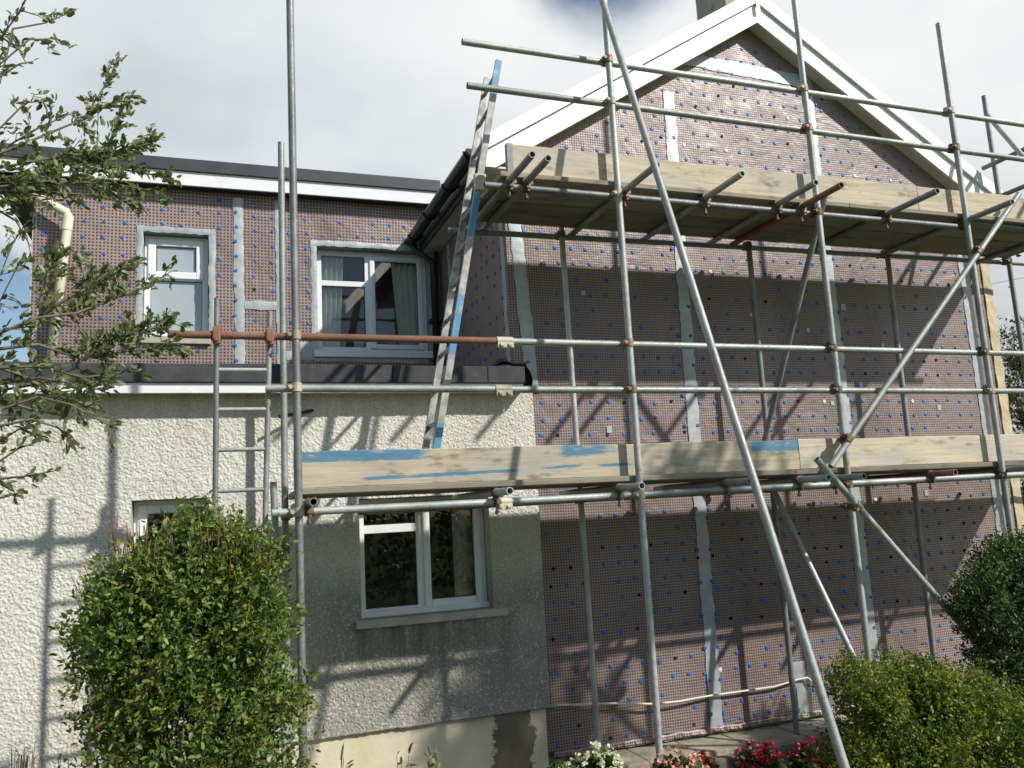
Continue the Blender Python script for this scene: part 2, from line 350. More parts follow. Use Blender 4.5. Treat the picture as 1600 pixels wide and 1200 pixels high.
def wood(name, paint=False, tone=1.0):
    t = NT(name); oi = t.n('ShaderNodeObjectInfo')
    rv = t.n('ShaderNodeVectorMath'); rv.operation = 'SCALE'; rv.inputs[0].default_value = (13, 7, 5); t.l(oi.outputs['Random'], rv.inputs['Scale'])
    av = t.n('ShaderNodeVectorMath'); av.operation = 'ADD'; t.l(t.obj, av.inputs[0]); t.l(rv.outputs[0], av.inputs[1]); vec = av.outputs[0]
    g = t.noise(1, 6, .6, t.map((2.2, 40, 48), vec=vec), .6); b = t.noise(1, 5, .6, t.map((1.6, 5, 7), vec=vec))
    s = tone; tv = t.mr(oi.outputs['Random'], 0, 1, .78, 1.12); tvc = t.n('ShaderNodeCombineColor'); [t.l(tv, tvc.inputs[i]) for i in range(3)]
    c = t.ramp(g, [(.28, (.44*s, .36*s, .245*s)), (.5, (.58*s, .495*s, .355*s)), (.72, (.66*s, .585*s, .44*s))])
    c = t.mix(t.mr(b, .40, .62, 0, .75), c, (.43*s, .41*s, .36*s))
    c = t.mix(t.mr(t.noise(1, 6, .7, t.map((3.5, 8, 11), vec=vec)), .54, .72, 0, .75), c, (.14*s, .11*s, .075*s))
    v = t.n('ShaderNodeTexVoronoi'); v.voronoi_dimensions = '2D'; sv = t.n('ShaderNodeSeparateXYZ'); t.l(vec, sv.inputs[0]); cv = t.n('ShaderNodeCombineXYZ'); t.l(t.math('ADD', t.math('MULTIPLY', sv.outputs[0], 1.7), t.math('MULTIPLY', b, .35)), cv.inputs[0]); t.l(t.math('MULTIPLY', t.math('ADD', sv.outputs[2], sv.outputs[1]), 4.5), cv.inputs[1]); t.l(cv.outputs[0], v.inputs['Vector']); v.inputs['Scale'].default_value = 1
    c = t.mix(t.mr(v.outputs[0], .02, .10, .6, 0, True), c, (.22*s, .14*s, .085*s))
    if paint:
        sp = t.n('ShaderNodeSeparateXYZ'); t.l(t.obj, sp.inputs[0]); x, z = sp.outputs[0], sp.outputs[2]
        nz = t.noise(1, 6, .75, t.map((2.4, 1, 16))); fine = t.noise(1, 4, .7, t.map((10, 1, 90)))
        top = t.math('MULTIPLY', t.mr(z, .322, .36), t.math('MULTIPLY', t.mr(x, 1.15, 1.5, 1, 0), t.mr(x, .3, .4)))
        top2 = t.math('MULTIPLY', t.mr(z, .30, .36), t.math('MULTIPLY', t.mr(x, 2.05, 2.2, 0, 1), t.mr(x, 2.45, 2.7, 1, 0)))
        top3 = t.math('MULTIPLY', t.mr(z, .30, .35), t.mr(x, 3.55, 3.65))
        def streak(zc, w, xa, xb):
            zz = t.math('ABSOLUTE', t.math('SUBTRACT', z, t.math('ADD', zc, t.math('MULTIPLY', x, .02))))
            return t.math('MULTIPLY', t.mr(zz, w*.4, w, 1, 0), t.math('MULTIPLY', t.mr(x, xa, xa+.15), t.mr(x, xb-.15, xb, 1, 0)))
        m = t.math('MAXIMUM', t.math('MAXIMUM', top, top2), t.math('MAXIMUM', top3, t.math('MAXIMUM', streak(.225, .02, .75, 1.95), t.math('MAXIMUM', streak(.225, .018, 2.3, 2.75), t.math('MAXIMUM', streak(.155, .016, .4, .8), streak(.232, .018, 1.9, 2.4))))))
        m = t.mr(t.math('ADD', t.math('MULTIPLY', m, .8), t.math('MULTIPLY', t.math('ADD', t.math('MULTIPLY', nz, 1.5), fine), .8)), 1.50, 1.72)
        c = t.mix(t.math('MULTIPLY', m, .9), c, t.mix(fine, (.03, .12, .22), (.10, .30, .44)))
    c = t.mix(1.0 if not paint else .5, c, tvc.outputs[0], 'MULTIPLY')
    return t.fin(c, .8, 0, t.bump(g, .003, .6), .25)
MT['wood'] = wood('scaffold_board'); MT['wood_paint'] = wood('scaffold_board_with_blue_paint', True, .9); MT['wood_deck'] = wood('scaffold_deck_board', False, .5)
def leaf(name, cols, trans=.35, rough=.45):
    t = NT(name); g = t.n('ShaderNodeNewGeometry'); n = t.mr(t.noise(5.5, 4), .3, .7)
    f = t.math('ADD', t.math('MULTIPLY', g.outputs['Random Per Island'], .55), t.math('MULTIPLY', n, .42))
    k = len(cols); c = t.ramp(f, [(.12+.76*i/(k-1), cols[i]) for i in range(k)])
    t.fin(c, rough, 0, None, .4)
    tl = t.n('ShaderNodeBsdfTranslucent'); t.l(t.mix(1.0, c, (1.25, 1.35, .7), 'MULTIPLY'), tl.inputs[0])
    mx = t.n('ShaderNodeMixShader'); mx.inputs[0].default_value = trans
    t.l(t.b.outputs[0], mx.inputs[1]); t.l(tl.outputs[0], mx.inputs[2]); t.l(mx.outputs[0], t.out.inputs[0]); return t.m
MT['privet'] = leaf('privet_leaves', [(.03, .055, .014), (.06, .105, .024), (.115, .175, .035), (.17, .24, .05), (.25, .29, .06), (.26, .15, .05)], .3)
MT['gold'] = leaf('golden_privet_leaves', [(.03, .06, .014), (.07, .115, .022), (.13, .19, .032), (.26, .29, .045), (.50, .42, .08)], .35)
MT['darkleaf'] = leaf('dark_shrub_leaves', [(.026, .048, .015), (.05, .085, .024), (.085, .135, .036), (.15, .20, .055)], .2)
MT['salley'] = leaf('grey_green_willow_leaves', [(.06, .08, .03), (.10, .13, .05), (.15, .185, .08), (.26, .29, .17), (.17, .13, .06)], .3, .4)
MT['hedge'] = leaf('far_foliage', [(.03, .05, .018), (.055, .08, .028), (.09, .12, .04)], .2)
MT['begleaf'] = leaf('begonia_leaves', [(.03, .07, .02), (.06, .12, .03), (.10, .17, .05)], .25)
MT['petal_white'] = leaf('white_petals', [(.66, .68, .46), (.78, .78, .62), (.82, .80, .72)], .3)
MT['petal_pink'] = leaf('pink_petals', [(.62, .26, .22), (.75, .42, .36), (.82, .60, .52)], .3)
MT['petal_red'] = leaf('red_petals', [(.45, .015, .03), (.58, .03, .06), (.66, .07, .10)], .3)
MT['petal_rose'] = leaf('deep_rose_petals', [(.26, .012, .04), (.38, .022, .07), (.50, .06, .13)], .3)
def lawn():
    t = NT('lawn'); n = t.noise(3, 6, .7); c = t.ramp(n, [(.3, (.045, .075, .02)), (.7, (.09, .13, .035))])
    return t.fin(c, .95, 0, t.bump(t.noise(60, 4), .03, .8), .1)
MT['lawn'] = lawn()

# ---------------------------------------------------------------- ground
YW, YR, YG = 6.20, 6.15, 8.30        # gable insulation face, roughcast face, wing face
ZG = -2.15
g = MB(); g.add([(-900, -900, ZG), (900, -900, ZG), (900, 900, ZG), (-900, 900, ZG)], [(0, 1, 2, 3)])
tag(g.build('lawn', MT['lawn']), kind='structure')
g = MB(); nx, ny = 90, 22
vs = [(-4+12*i/nx, 3.2+2.62*j/ny, -2.12+.05*noise.noise(Vector((i*.35, j*.35, 0)))) for j in range(ny+1) for i in range(nx+1)]
g.add(vs, [(j*(nx+1)+i, j*(nx+1)+i+1, (j+1)*(nx+1)+i+1, (j+1)*(nx+1)+i) for j in range(ny) for i in range(nx)], True)
tag(g.build('flower_bed', MT['soil'], fix=False), kind='structure')
g = MB(); x = 2.55
while x < 8.2:
    w = rnd.uniform(.42, .62); e = rnd.uniform(-.03, .03)
    g.bbox(x+.004, x+w-.004, 5.85+e, 6.24, -2.2, -1.865+rnd.uniform(-.006, .006), .012); x += w
for a, b in ((-4.5, 2.3),): g.bbox(a, b, 5.85, 6.16, -2.2, -1.96, .012)
tag(g.build('stone_path', MT['slab']), kind='structure')
g = MB(); x = 2.4
while x < 8.2:
    w = rnd.uniform(.5, .9); g.bbox(x, x+w-.012, 5.76, 5.835+rnd.uniform(-.01, .01), -2.25, -1.905, .015); x += w
tag(g.build('kerb', MT['kerb']), kind='structure')

# ---------------------------------------------------------------- the house
house = empty('house', (3, 7.5, ZG))
tag(house, 'house being insulated, pink foil covered gable with a low roughcast extension on its left', 'house')
def part(mb, name, mat, parent=house, label=None, **k):
    o = mb.build(name, mat, parent, **k)
    if label: o['label'] = label
    return o
XL, XR, XA, ZE, SL = 2.26, 7.40, 4.845, 2.845, .63      # gable corners, apex, eaves level, roof slope
ztop = lambda x: ZE+(XA-XL-abs(x-XA))*SL
# gable front: insulation board sheet with real thickness
g = MB(); g.prism([(XL, -1.80), (XR, -1.80), (XR, ztop(XR)), (XA, ztop(XA)+.01), (XL, ztop(XL))], 'y', YW, YW+.08)
part(g, 'gable_insulation', MT['foil'])
g = MB(); g.prism([(YW+.003, .9), (YG+.2, .9), (YG+.2, ZE), (YW+.003, ZE)], 'x', XL-.003, XL+.06)
part(g, 'side_insulation', MT['foil_side'])
g = MB(); g.prism([(XL+.07, -2.0), (XR+.0, -2.0), (XR+.0, ZE), (XA, ZE+(XA-XL)*SL-.08), (XL+.07, ZE)], 'y', YW+.082, 15)
part(g, 'main_wall', MT['concrete'])
# foil bottom lip, crinkled
g = MB(); n = 300; vs = []
for i in range(n+1):
    xx = 2.42+(XR-2.44)*i/n; k = noise.noise(Vector((xx*9, 0, 0)))*.012; r = rnd.uniform(-.004, .004)
    vs += [(xx, YW-.002, -1.80+k), (xx, YW-.010+r, -1.812+k+r), (xx, YW-.014+r*2, -1.832+k), (xx, YW-.003, -1.85+k)]
g.add(vs, [(i*4+j, i*4+4+j, i*4+5+j, i*4+1+j) for i in range(n) for j in range(3)])
part(g, 'foil_lip', MT['foil'], label='crinkled shiny foil turned out at the foot of the gable')
# yellow insulation wrap seen at right hand corner
g = MB(); n = 90
vs = []
for i in range(n+1):
    z = -1.85+(2.72+1.85)*i/n; k = .012*math.sin(z*23)+.018*noise.noise(Vector((z*7, 1, 0)))
    vs += [(XR+.004, YW-.012+k*.4, z), (XR+.135+k, YW+.004+k*.3, z), (XR+.15+k, YW+.30, z), (XR+.004, YW+.30, z)]
fs = [(i*4+j, i*4+(j+1) % 4, i*4+4+(j+1) % 4, i*4+4+j) for i in range(n) for j in range(4)]+[(3, 2, 1, 0), (n*4, n*4+1, n*4+2, n*4+3)]
g.add(vs, fs); part(g, 'corner_insulation', MT['wrap'], label='bare yellow insulation at the right corner')

# tapes: crumpled strips
def strip(pts, w, y, axis='z', seed=0, plane='y', parent=house, mat='tape', name='joint_tape'):
    """vertical or horizontal silver tape with uneven edges standing 4 mm proud"""
    r = random.Random(seed); (a0, b0), (a1, b1) = pts
    L = math.hypot(a1-a0, b1-b0); n = max(6, int(L/.045)); vs = []
    for i in range(n+1):
        t = i/n; ca = a0+(a1-a0)*t; cb = b0+(b1-b0)*t
        l = w/2+r.uniform(-.006, .006)+.008*noise.noise(Vector((t*L*4, seed, 0))); q = w/2+r.uniform(-.006, .006)+.008*noise.noise(Vector((t*L*4, seed+9, 0)))
        for k, off in enumerate((-l, -l*.35, q*.35, q)):
            d = .004+r.uniform(0, .004)+(.003 if k in (1, 2) else 0)
            A, B = (ca+off, cb) if axis == 'z' else (ca, cb+off)
            vs.append((A, y-d, B) if plane == 'y' else (y-d, A, B))
    g = MB(); g.add(vs, [(i*4+j, i*4+j+1, i*4+5+j, i*4+4+j) for i in range(n) for j in range(3)], True)
    return g.build(name, MT[mat], parent, fix=False)
for k, (a, b, z0, z1, w) in enumerate(((2.42, 2.32, .93, 2.72, .11), (3.85, 3.90, -1.80, 3.70, .115), (5.50, 5.46, -1.80, 4.20, .12), (7.22, 7.16, -1.80, 2.80, .115))):
    strip(((a, z0), (b, z1)), w, YW, seed=k+1)
strip(((4.08, 4.06), (5.42, 4.00)), .13, YW, 'x', 9)
strip(((4.72, -1.80), (4.70, -1.38)), .13, YW, seed=19)
strip(((6.27, .98), (6.31, 2.72)), .09, XL, 'z', 5, 'x')
strip(((7.90, 1.0), (7.92, 2.72)), .10, XL, 'z', 6, 'x')

# fixings
def cap_mesh(rad, seed, mat):
    r = random.Random(seed); g = MB(); n = 9
    ring = [(math.cos(2*math.pi*i/n)*rad*r.uniform(.82, 1.15), math.sin(2*math.pi*i/n)*rad*r.uniform(.82, 1.15)) for i in range(n)]
    vs = [(p[0], -.0025, p[1]) for p in ring]+[(p[0]*.6, -.0045, p[1]*.6) for p in ring]+[(p[0], .0, p[1]) for p in ring]+[(0, -.0035, 0)]
    fs = [(i, (i+1) % n, (i+1) % n+n, i+n) for i in range(n)]+[(i+2*n, (i+1) % n+2*n, (i+1) % n, i) for i in range(n)]+[(i+n, (i+1) % n+n, 3*n) for i in range(n)]
    g.add(vs, fs); o = g.build('fixing_cap', MT[mat]); me = o.data; bpy.data.objects.remove(o); return me
caps = [cap_mesh(.0172, k, 'cap') for k in range(6)]; holes = [cap_mesh(.0150, k+20, 'hole') for k in range(3)]; whites = [cap_mesh(.0185, k+30, 'whitecap') for k in range(2)]
fix = []     # (x, y, z, kind, plane)
holesrect = [(-.68, .03, 1.72, 2.88), (.93, 2.25, 1.60, 2.82)]
for j in range(60):
    z = -1.76+j*.1305; xr = XL+.21 if z < 1.0 else XL+.13
    miss_row = rnd.random() < .10
    x = xr+(.03 if j % 3 else 0)
    while x < XR-.06:
        xx = x+rnd.uniform(-.009, .009); zz = z+rnd.uniform(-.009, .009)
        ok = zz < ztop(xx)-.07
        if ok:
            q = rnd.random(); lowdark = .17 if -1.0 < zz < .2 else .07
            if miss_row and q < .7: pass
            elif q < .12: pass
            elif q < .12+lowdark: fix.append((xx, YW, zz, 'hole', 0))
            elif q < .12+lowdark+.012: fix.append((xx, YW, zz, 'white', 0))
            else: fix.append((xx, YW, zz, 'cap', 0))
        x += .146
    for tx in (3.80, 3.92, 5.42, 5.54):
        if j % 2 == 0 and z < ztop(tx)-.2: fix.append((tx+rnd.uniform(-.01, .01), YW-.006, z+.06, 'cap', 0))
for j in range(16):
    z = 1.20+j*.152
    x = -1.46
    while x < 2.2:
        xx = x+rnd.uniform(-.012, .012); zz = z+rnd.uniform(-.012, .012)
        if zz < 3.17 and not any(a < xx < b and c < zz < d for a, b, c, d in holesrect):
            if rnd.random() > .07: fix.append((xx, YG, zz, 'hole' if rnd.random() < .03 else 'cap', 0))
        x += .168
for j in range(13):
    fix.append((.215+rnd.uniform(-.008, .008), YG-.008, 1.27+j*.148, 'cap', 0))
for j in range(13):
    z = 1.08+j*.135; y = YW+.16
    while y < YG-.1:
        if z < 2.68 and rnd.random() > .15: fix.append((XL-.006, y+rnd.uniform(-.02, .02), z+rnd.uniform(-.02, .02), 'cap', 1))
        y += .17
cand = []
for i, (x, y, z, k, pl) in enumerate(fix):
    d = Vector((x, y, z)); f = d.dot(AX[2]); px = 800+FPX*d.dot(AX[0])/f; py = 600+FPX*d.dot(AX[1])/f
    if pl == 0 and k == 'cap' and -20 < px < 1620 and -20 < py < 1175: cand.append((f, i))
cand.sort(); near = set(i for f, i in cand[:96])
hl = house.location
rest = {'cap': MB(), 'hole': MB(), 'white': MB()}
src = {'cap': caps, 'hole': holes, 'white': whites}
for i, (x, y, z, k, pl) in enumerate(fix):
    me = rnd.choice(src[k])
    if i in near:
        o = bpy.data.objects.new('fixing_cap', me); C.objects.link(o); o.parent = house; o.location = Vector((x, y-.002, z))-hl; o['group'] = 'blue fixing caps on the insulation'
    else:
        if pl == 0: vs = [(v.co.x+x, v.co.y+y-.002, v.co.z+z) for v in me.vertices]
        else: vs = [(x+v.co.y, y+v.co.x, z+v.co.z) for v in me.vertices]
        rest[k].add(vs, [tuple(p.vertices) for p in me.polygons])
o = rest['cap'].build('fixing_caps', MT['cap'], house); o['kind'] = 'stuff'
o = rest['hole'].build('fixing_holes', MT['hole'], house); o['kind'] = 'stuff'
o = rest['white'].build('white_plugs', MT['whitecap'], house); o['kind'] = 'stuff'
# pale patches of tape
for k, (px, py) in enumerate(((911, 458), (1262, 516), (1173, 492), (1379, 540), (952, 671), (1300, 630), (1447, 770), (1467, 637), (1317, 480))):
    c = P(px, py, Y=YW); g = MB(); s = rnd.uniform(.014, .026)
    g.box(c.x-s, c.x+s, YW-.006, YW-.003, c.z-s*1.2, c.z+s*1.2); part(g, 'tape_patch', MT['tape'])

# ---- roof, bargeboards, eaves
YB = 6.05
def slope_poly(z_lo, z_hi, x0, side):
    """band parallel to the roof line between vertical offsets z_lo..z_hi at the apex, ending at x0"""
    xa = XA
    return [(x0, z_lo-abs(xa-x0)*SL), (xa, z_lo), (xa, z_hi), (x0, z_hi-abs(xa-x0)*SL)]
ZAP = 4.45
for s in (-1, 1):
    x0 = 2.04 if s < 0 else 7.62
    xe = XA+s*(XA-2.065); xi = XA+s*(XA-2.27)
    # main board with level-cut boxed foot
    zb = 2.75; xcut = XA+s*((ZAP-zb)/SL)
    poly = [(XA, ZAP), (XA, ZAP+.185), (xe, ZAP+.185-abs(XA-xe)*SL), (xe, zb), (xcut, zb)]
    g = MB(); g.prism(poly, 'y', YB, YB+.022)
    part(g, 'bargeboard', MT['upvc_trim'], label='white bargeboard of the %s slope' % ('left' if s < 0 else 'right'))
    poly = [(XA, ZAP+.190), (XA, ZAP+.315), (xe-s*(-.03), ZAP+.315-abs(XA-xe-s*.03)*SL), (xe+s*.03, ZAP+.190-abs(XA-xe-s*.03)*SL)]
    g = MB(); g.prism(poly, 'y', YB-.028, YB+.04)
    part(g, 'verge_trim', MT['upvc_trim'])
    # soffit under the verge
    g = MB(); poly = [(XA, ZAP+.02), (XA, ZAP+.03), (xcut, zb+.03), (xcut, zb+.02)]
    g.prism(poly, 'y', YB+.022, YW); part(g, 'verge_soffit', MT['soffit'])
    # roof slab
    g = MB(); poly = [(XA, ZAP+.12), (XA, ZAP+.30), (xe+s*.02, ZAP+.30-abs(XA-xe-s*.02)*SL), (xe+s*.02, ZAP+.12-abs(XA-xe-s*.02)*SL)]
    g.prism(poly, 'y', YB+.042, 15); part(g, 'roof_slope', MT['rooftile'])
    # eaves soffit and fascia along the side
    a, b = sorted((xe, XA+s*(XA-XL)))
    g = MB(); g.box(a+.002, b-.002, YB+.024, 15, zb+.004, zb+.02); part(g, 'eaves_soffit', MT['soffit'])
    g = MB(); g.box(xe-.012 if s < 0 else xe-.006, xe+.006 if s < 0 else xe+.012, YB+.024, 15, zb-.01, zb+.17); part(g, 'eaves_fascia', MT['slate'])
g = MB(); g.bbox(XA-.02, XA+.02, YB-.034, YB-.026, ZAP+.08, ZAP+.33, .003); part(g, 'apex_joint', MT['upvc_trim'])
# black gutter along the left eaves with brackets
g = MB(); xc, zc, r = 1.955, 2.865, .062; vs = []; n = 10
for y in (6.00, 8.35):
    for q in (r, r-.006):
        vs += [(xc+q*math.cos(math.pi+math.pi*i/n), y, zc+q*math.sin(math.pi+math.pi*i/n)) for i in range(n+1)]
m = n+1
fs = [(i, i+1, i+1+2*m, i+2*m) for i in range(n)]+[(i+m, i+1+m, i+1+3*m, i+3*m) for i in range(n)]
fs += [(0, m, 3*m, 2*m), (n, n+m, n+3*m, n+2*m)]
g.add(vs, fs, True); g.add([(v[0], 6.00, v[2]) for v in vs[:m]], [tuple(range(m))]); 
gut = part(g, 'gutter', MT['black'], label='black half round gutter along the left eaves')
for y in (6.07, 6.75, 7.45, 8.1):
    g = MB(); g.path([(xc+(r+.006)*math.cos(math.pi+math.pi*i/n), y, zc+(r+.006)*math.sin(math.pi+math.pi*i/n)) for i in range(n+1)], .009, 6)
    g.box(xc+r-.01, 2.06, y-.015, y+.015, zc-.02, zc+.02); g.build('gutter_bracket', MT['black'], gut)
# chimney on the ridge
c0 = P(1087, 8, Y=7.6); c1 = P(1152, 0, Y=7.05)
g = MB(); g.bbox(c0.x, c1.x, 7.05, 7.6, 3.9, 6.2, .01); ch = part(g, 'chimney', MT['concrete'])
g = MB(); g.bbox(c0.x-.05, c1.x+.05, 7.0, 7.65, 6.2, 6.3, .01); g.build('chimney_cap', MT['concrete'], ch)

# ---- wing behind the flat roof (upper left wall with two windows)
WX0, WX1 = -1.53, 2.26
U1 = (-.615, -.035, 1.79, 2.80); U2 = (.985, 2.135, 1.68, 2.755); LW = (1.00, 1.985, -.70, .15); LS = (-.505, -.02, -.55, .205)
def holed_sheet(x0, x1, z0, z1, y, holes, depth, mat, name, rmat=None, step=None, rough=None):
    xs = sorted(set([x0, x1]+[h[0] for h in holes]+[h[1] for h in holes])); zs = sorted(set([z0, z1]+[h[2] for h in holes]+[h[3] for h in holes]))
    def fill(a, k):
        o = []
        for p, q in zip(a, a[1:]):
            n = max(1, int(round((q-p)/k))); o += [p+(q-p)*i/n for i in range(n)]
        return o+[a[-1]]
    if step: xs = fill(xs, step); zs = fill(zs, step)
    X, Z = np.meshgrid(np.array(xs), np.array(zs)); Y = np.full_like(X, y)
    if rough is not None: Y = Y-rough(X, Z)
    co = np.stack([X, Y, Z], -1).reshape(-1, 3); nx, nz = len(xs), len(zs)
    cx = (np.array(xs)[1:]+np.array(xs)[:-1])/2; cz = (np.array(zs)[1:]+np.array(zs)[:-1])/2
    keep = np.ones((nz-1, nx-1), bool)
    for h in holes: keep &= ~(((cx > h[0]) & (cx < h[1]))[None, :] & ((cz > h[2]) & (cz < h[3]))[:, None])
    J, I = np.nonzero(keep); a = J*nx+I; faces = np.stack([a, a+1, a+1+nx, a+nx], -1)
    me = bpy.data.meshes.new(name); me.vertices.add(len(co)); me.vertices.foreach_set('co', co.ravel())
    me.loops.add(faces.size); me.loops.foreach_set('vertex_index', faces.ravel().astype(np.int32))
    me.polygons.add(len(faces)); me.polygons.foreach_set('loop_start', np.arange(0, faces.size, 4, dtype=np.int32)); me.polygons.foreach_set('loop_total', np.full(len(faces), 4, np.int32))
    me.polygons.foreach_set('use_smooth', np.full(len(faces), rough is not None))
    me.update(calc_edges=True); me.materials.append(mat)
    o = link(name, me, None, house)
    if rmat is not None:
        for h in holes:
            g = MB(); g.add([(h[0], y, h[2]), (h[1], y, h[2]), (h[1], y, h[3]), (h[0], y, h[3]), (h[0], y+depth, h[2]), (h[1], y+depth, h[2]), (h[1], y+depth, h[3]), (h[0], y+depth, h[3])],
                  [(0, 1, 5, 4), (1, 2, 6, 5), (2, 3, 7, 6), (3, 0, 4, 7)])
            g.build('reveal', rmat, o)
    return o
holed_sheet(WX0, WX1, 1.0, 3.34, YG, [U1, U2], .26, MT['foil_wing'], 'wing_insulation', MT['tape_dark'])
g = MB(); g.box(WX0-.012, WX0-.002, YG-.004, 12, .9, 3.34); g.box(WX0, WX1, 11.9, 12, 1, 3.34); part(g, 'wing_wall', MT['sill'])
# window surrounds in tape
for (a, b, c, d), s in ((U1, 40), (U2, 50)):
    w = .058
    strip(((a-w/2, c-.02), (a-w/2, d+w)), w, YG, 'z', s); strip(((b+w/2, c-.02), (b+w/2, d+w)), w, YG, 'z', s+1); strip(((a-w, d+w/2), (b+w, d+w/2)), w, YG-.002, 'x', s+2)
strip(((.255, 1.0), (.235, 3.2)), .092, YG, 'z', 61); strip(((.625, 1.0), (.61, 3.2)), .055, YG, 'z', 62); strip(((.29, 2.115), (.60, 2.115)), .085, YG-.001, 'x', 63)
strip(((.66, 1.62), (2.1, 1.60)), .09, YG-.001, 'x', 64); strip(((.80, 1.70), (.98, 1.69)), .12, YG-.002, 'x', 65)
# flat roof of the wing
g = MB(); g.bbox(-1.80, 2.255, 8.16, 8.185, 3.235, 3.372, .003); part(g, 'wing_fascia', MT['upvc'])
g = MB(); g.box(-1.86, 2.26, 8.135, 12.2, 3.374, 3.492); part(g, 'wing_roof', MT['slate'])
g = MB(); g.box(-1.80, 2.25, 8.187, YG, 3.245, 3.26); g.box(-1.80, WX0-.013, YG, 12.1, 3.245, 3.26); part(g, 'wing_soffit', MT['slate'])
g = MB(); g.bbox(-1.83, -1.802, 8.15, 12.1, 3.14, 3.372, .003); g.box(-1.80, -1.56, 8.19, 12.1, 3.14, 3.16); part(g, 'wing_gutter', MT['slate'])

# ---- windows
def rect_frame(g, x0, x1, z0, z1, y0, y1, w, wt=None, wb=None, b=.004, m=0):
    wt = w if wt is None else wt; wb = w if wb is None else wb
    g.bbox(x0, x0+w, y0, y1, z0, z1, b, m); g.bbox(x1-w, x1, y0, y1, z0, z1, b, m)
    g.bbox(x0+w-.001, x1-w+.001, y0+.0015, y1-.0015, z0, z0+wb, b, m); g.bbox(x0+w-.001, x1-w+.001, y0+.0015, y1-.0015, z1-wt, z1, b, m)
def window(box, y, mull=None, left_bar=None, casement='right', panes=(), label=None, glassmat='glass', fw=.055):
    x0, x1, z0, z1 = box
    w = bpy.data.objects.new('window', bpy.data.meshes.new('window')); bpy.data.objects.remove(w)
    g = MB(); rect_frame(g, x0+.004, x1-.004, z0+.004, z1-.004, y, y+.065, fw)
    if mull is not None: g.bbox(mull-.030, mull+.030, y+.002, y+.063, z0+fw-.002, z1-fw+.002, .004)
    fr = part(g, 'window', MT['upvc'], label=label)
    return fr
def pane(parent, x0, x1, z0, z1, y, mat='glass', gasket=True):
    g = MB(); g.box(x0, x1, y, y+.006, z0, z1); g.build('pane', MT[mat], parent)
    if gasket:
        g = MB(); rect_frame(g, x0-.001, x1+.001, z0-.001, z1+.001, y-.006, y-.001, .006, b=.001); g.build('gasket', MT['black'], parent)
def sash(parent, x0, x1, z0, z1, y, w=.052):
    g = MB(); rect_frame(g, x0, x1, z0, z1, y-.018, y+.03, w, b=.008); g.build('sash', MT['upvc'], parent)
# upper small window
y = YG+.10; x0, x1, z0, z1 = U1
w1 = window(U1, y, label='narrow white window with a small top vent and obscured glass')
g = MB(); g.bbox(x0+.055, x1-.055, y+.002, y+.063, 2.36, 2.42, .004); g.build('transom_bar', MT['upvc'], w1)
sash(w1, x0+.035, x1-.045, 2.375, z1-.035, y, .07); pane(w1, x0+.108, x1-.118, 2.448, z1-.108, y+.012, 'frost')
pane(w1, x0+.058, x1-.058, z0+.058, 2.358, y+.03, 'frost')
g = MB(); g.bbox(x0-.01, x1+.02, YG-.045, y+.02, z0-.075, z0-.004, .006); g.build('sill', MT['sill'], w1)
# upper wide window
y = YG+.11; x0, x1, z0, z1 = U2; mx = 1.515
w2 = window(U2, y, mull=mx, label='wide white window with curtains and two left lights')
g = MB(); g.bbox(x0+.055, mx-.03, y+.002, y+.063, 2.375, 2.43, .004); g.build('transom_bar', MT['upvc'], w2)
pane(w2, x0+.058, mx-.032, 2.432, z1-.058, y+.03); pane(w2, x0+.058, mx-.032, z0+.058, 2.373, y+.03)
sash(w2, mx+.02, x1-.045, z0+.04, z1-.045, y); pane(w2, mx+.075, x1-.10, z0+.095, z1-.10, y+.012)
g = MB(); g.bbox(x0-.04, x1+.01, YG-.05, y+.02, z0-.075, z0-.004, .006); g.build('sill', MT['upvc'], w2)
def curtain(parent, x0, x1, z0, z1, y, folds):
    g = MB(); n = 60; vs = []
    for i in range(n+1):
        t = i/n; d = .028*math.sin(t*folds*2*math.pi)
        for z, s in ((z0, .78), ((z0+z1)/2, .9), (z1, 1)): vs.append((x0+(x1-x0)*t*s if parent is not None and x0 < x1 else x0+(x1-x0)*t*s, y+d, z))
    g.add(vs, [(i*3+j, i*3+3+j, i*3+4+j, i*3+1+j) for i in range(n) for j in range(2)], True); g.build('curtain', MT['curtain'], parent, fix=False)
curtain(w2, x0+.02, x0+.30, z0, z1, y+.085, 5); curtain(w2, x1-.02, x1-.36, z0, z1, y+.085, 5)
g = MB(); g.box(1.37, 1.47, y+.09, y+.093, z0+.06, z0+.20); g.build('card', MT['paper'], w2)
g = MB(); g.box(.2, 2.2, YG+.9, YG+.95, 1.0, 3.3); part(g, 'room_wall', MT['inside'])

# ---- single storey extension in roughcast
rng = np.random.RandomState(3)
def vnoise(X, Z, s, seed):
    rs = np.random.RandomState(seed); T = rs.rand(256, 256); gx = X/s+50; gz = Z/s+50
    ix = np.floor(gx).astype(int); iz = np.floor(gz).astype(int); fx = gx-ix; fz = gz-iz; fx = fx*fx*(3-2*fx); fz = fz*fz*(3-2*fz)
    a = T[iz % 256, ix % 256]; b = T[iz % 256, (ix+1) % 256]; c = T[(iz+1) % 256, ix % 256]; d = T[(iz+1) % 256, (ix+1) % 256]
    return (a*(1-fx)+b*fx)*(1-fz)+(c*(1-fx)+d*fx)*fz
def rc_height(X, Z):
    n = .45*vnoise(X+.2*Z, Z-.3*X, .0125, 1)+.55*vnoise(X+.31*Z, Z-.2*X, .0085, 2)+.22*vnoise(X, Z, .035, 3)
    n = np.clip((n-.46)/.36, 0, 1); n = n*n*(3-2*n)
    return .0050*n+.0015*vnoise(X, Z, .007, 4)+.006*vnoise(X, Z, .35, 5)
RX0, RX1 = -2.25, 2.395
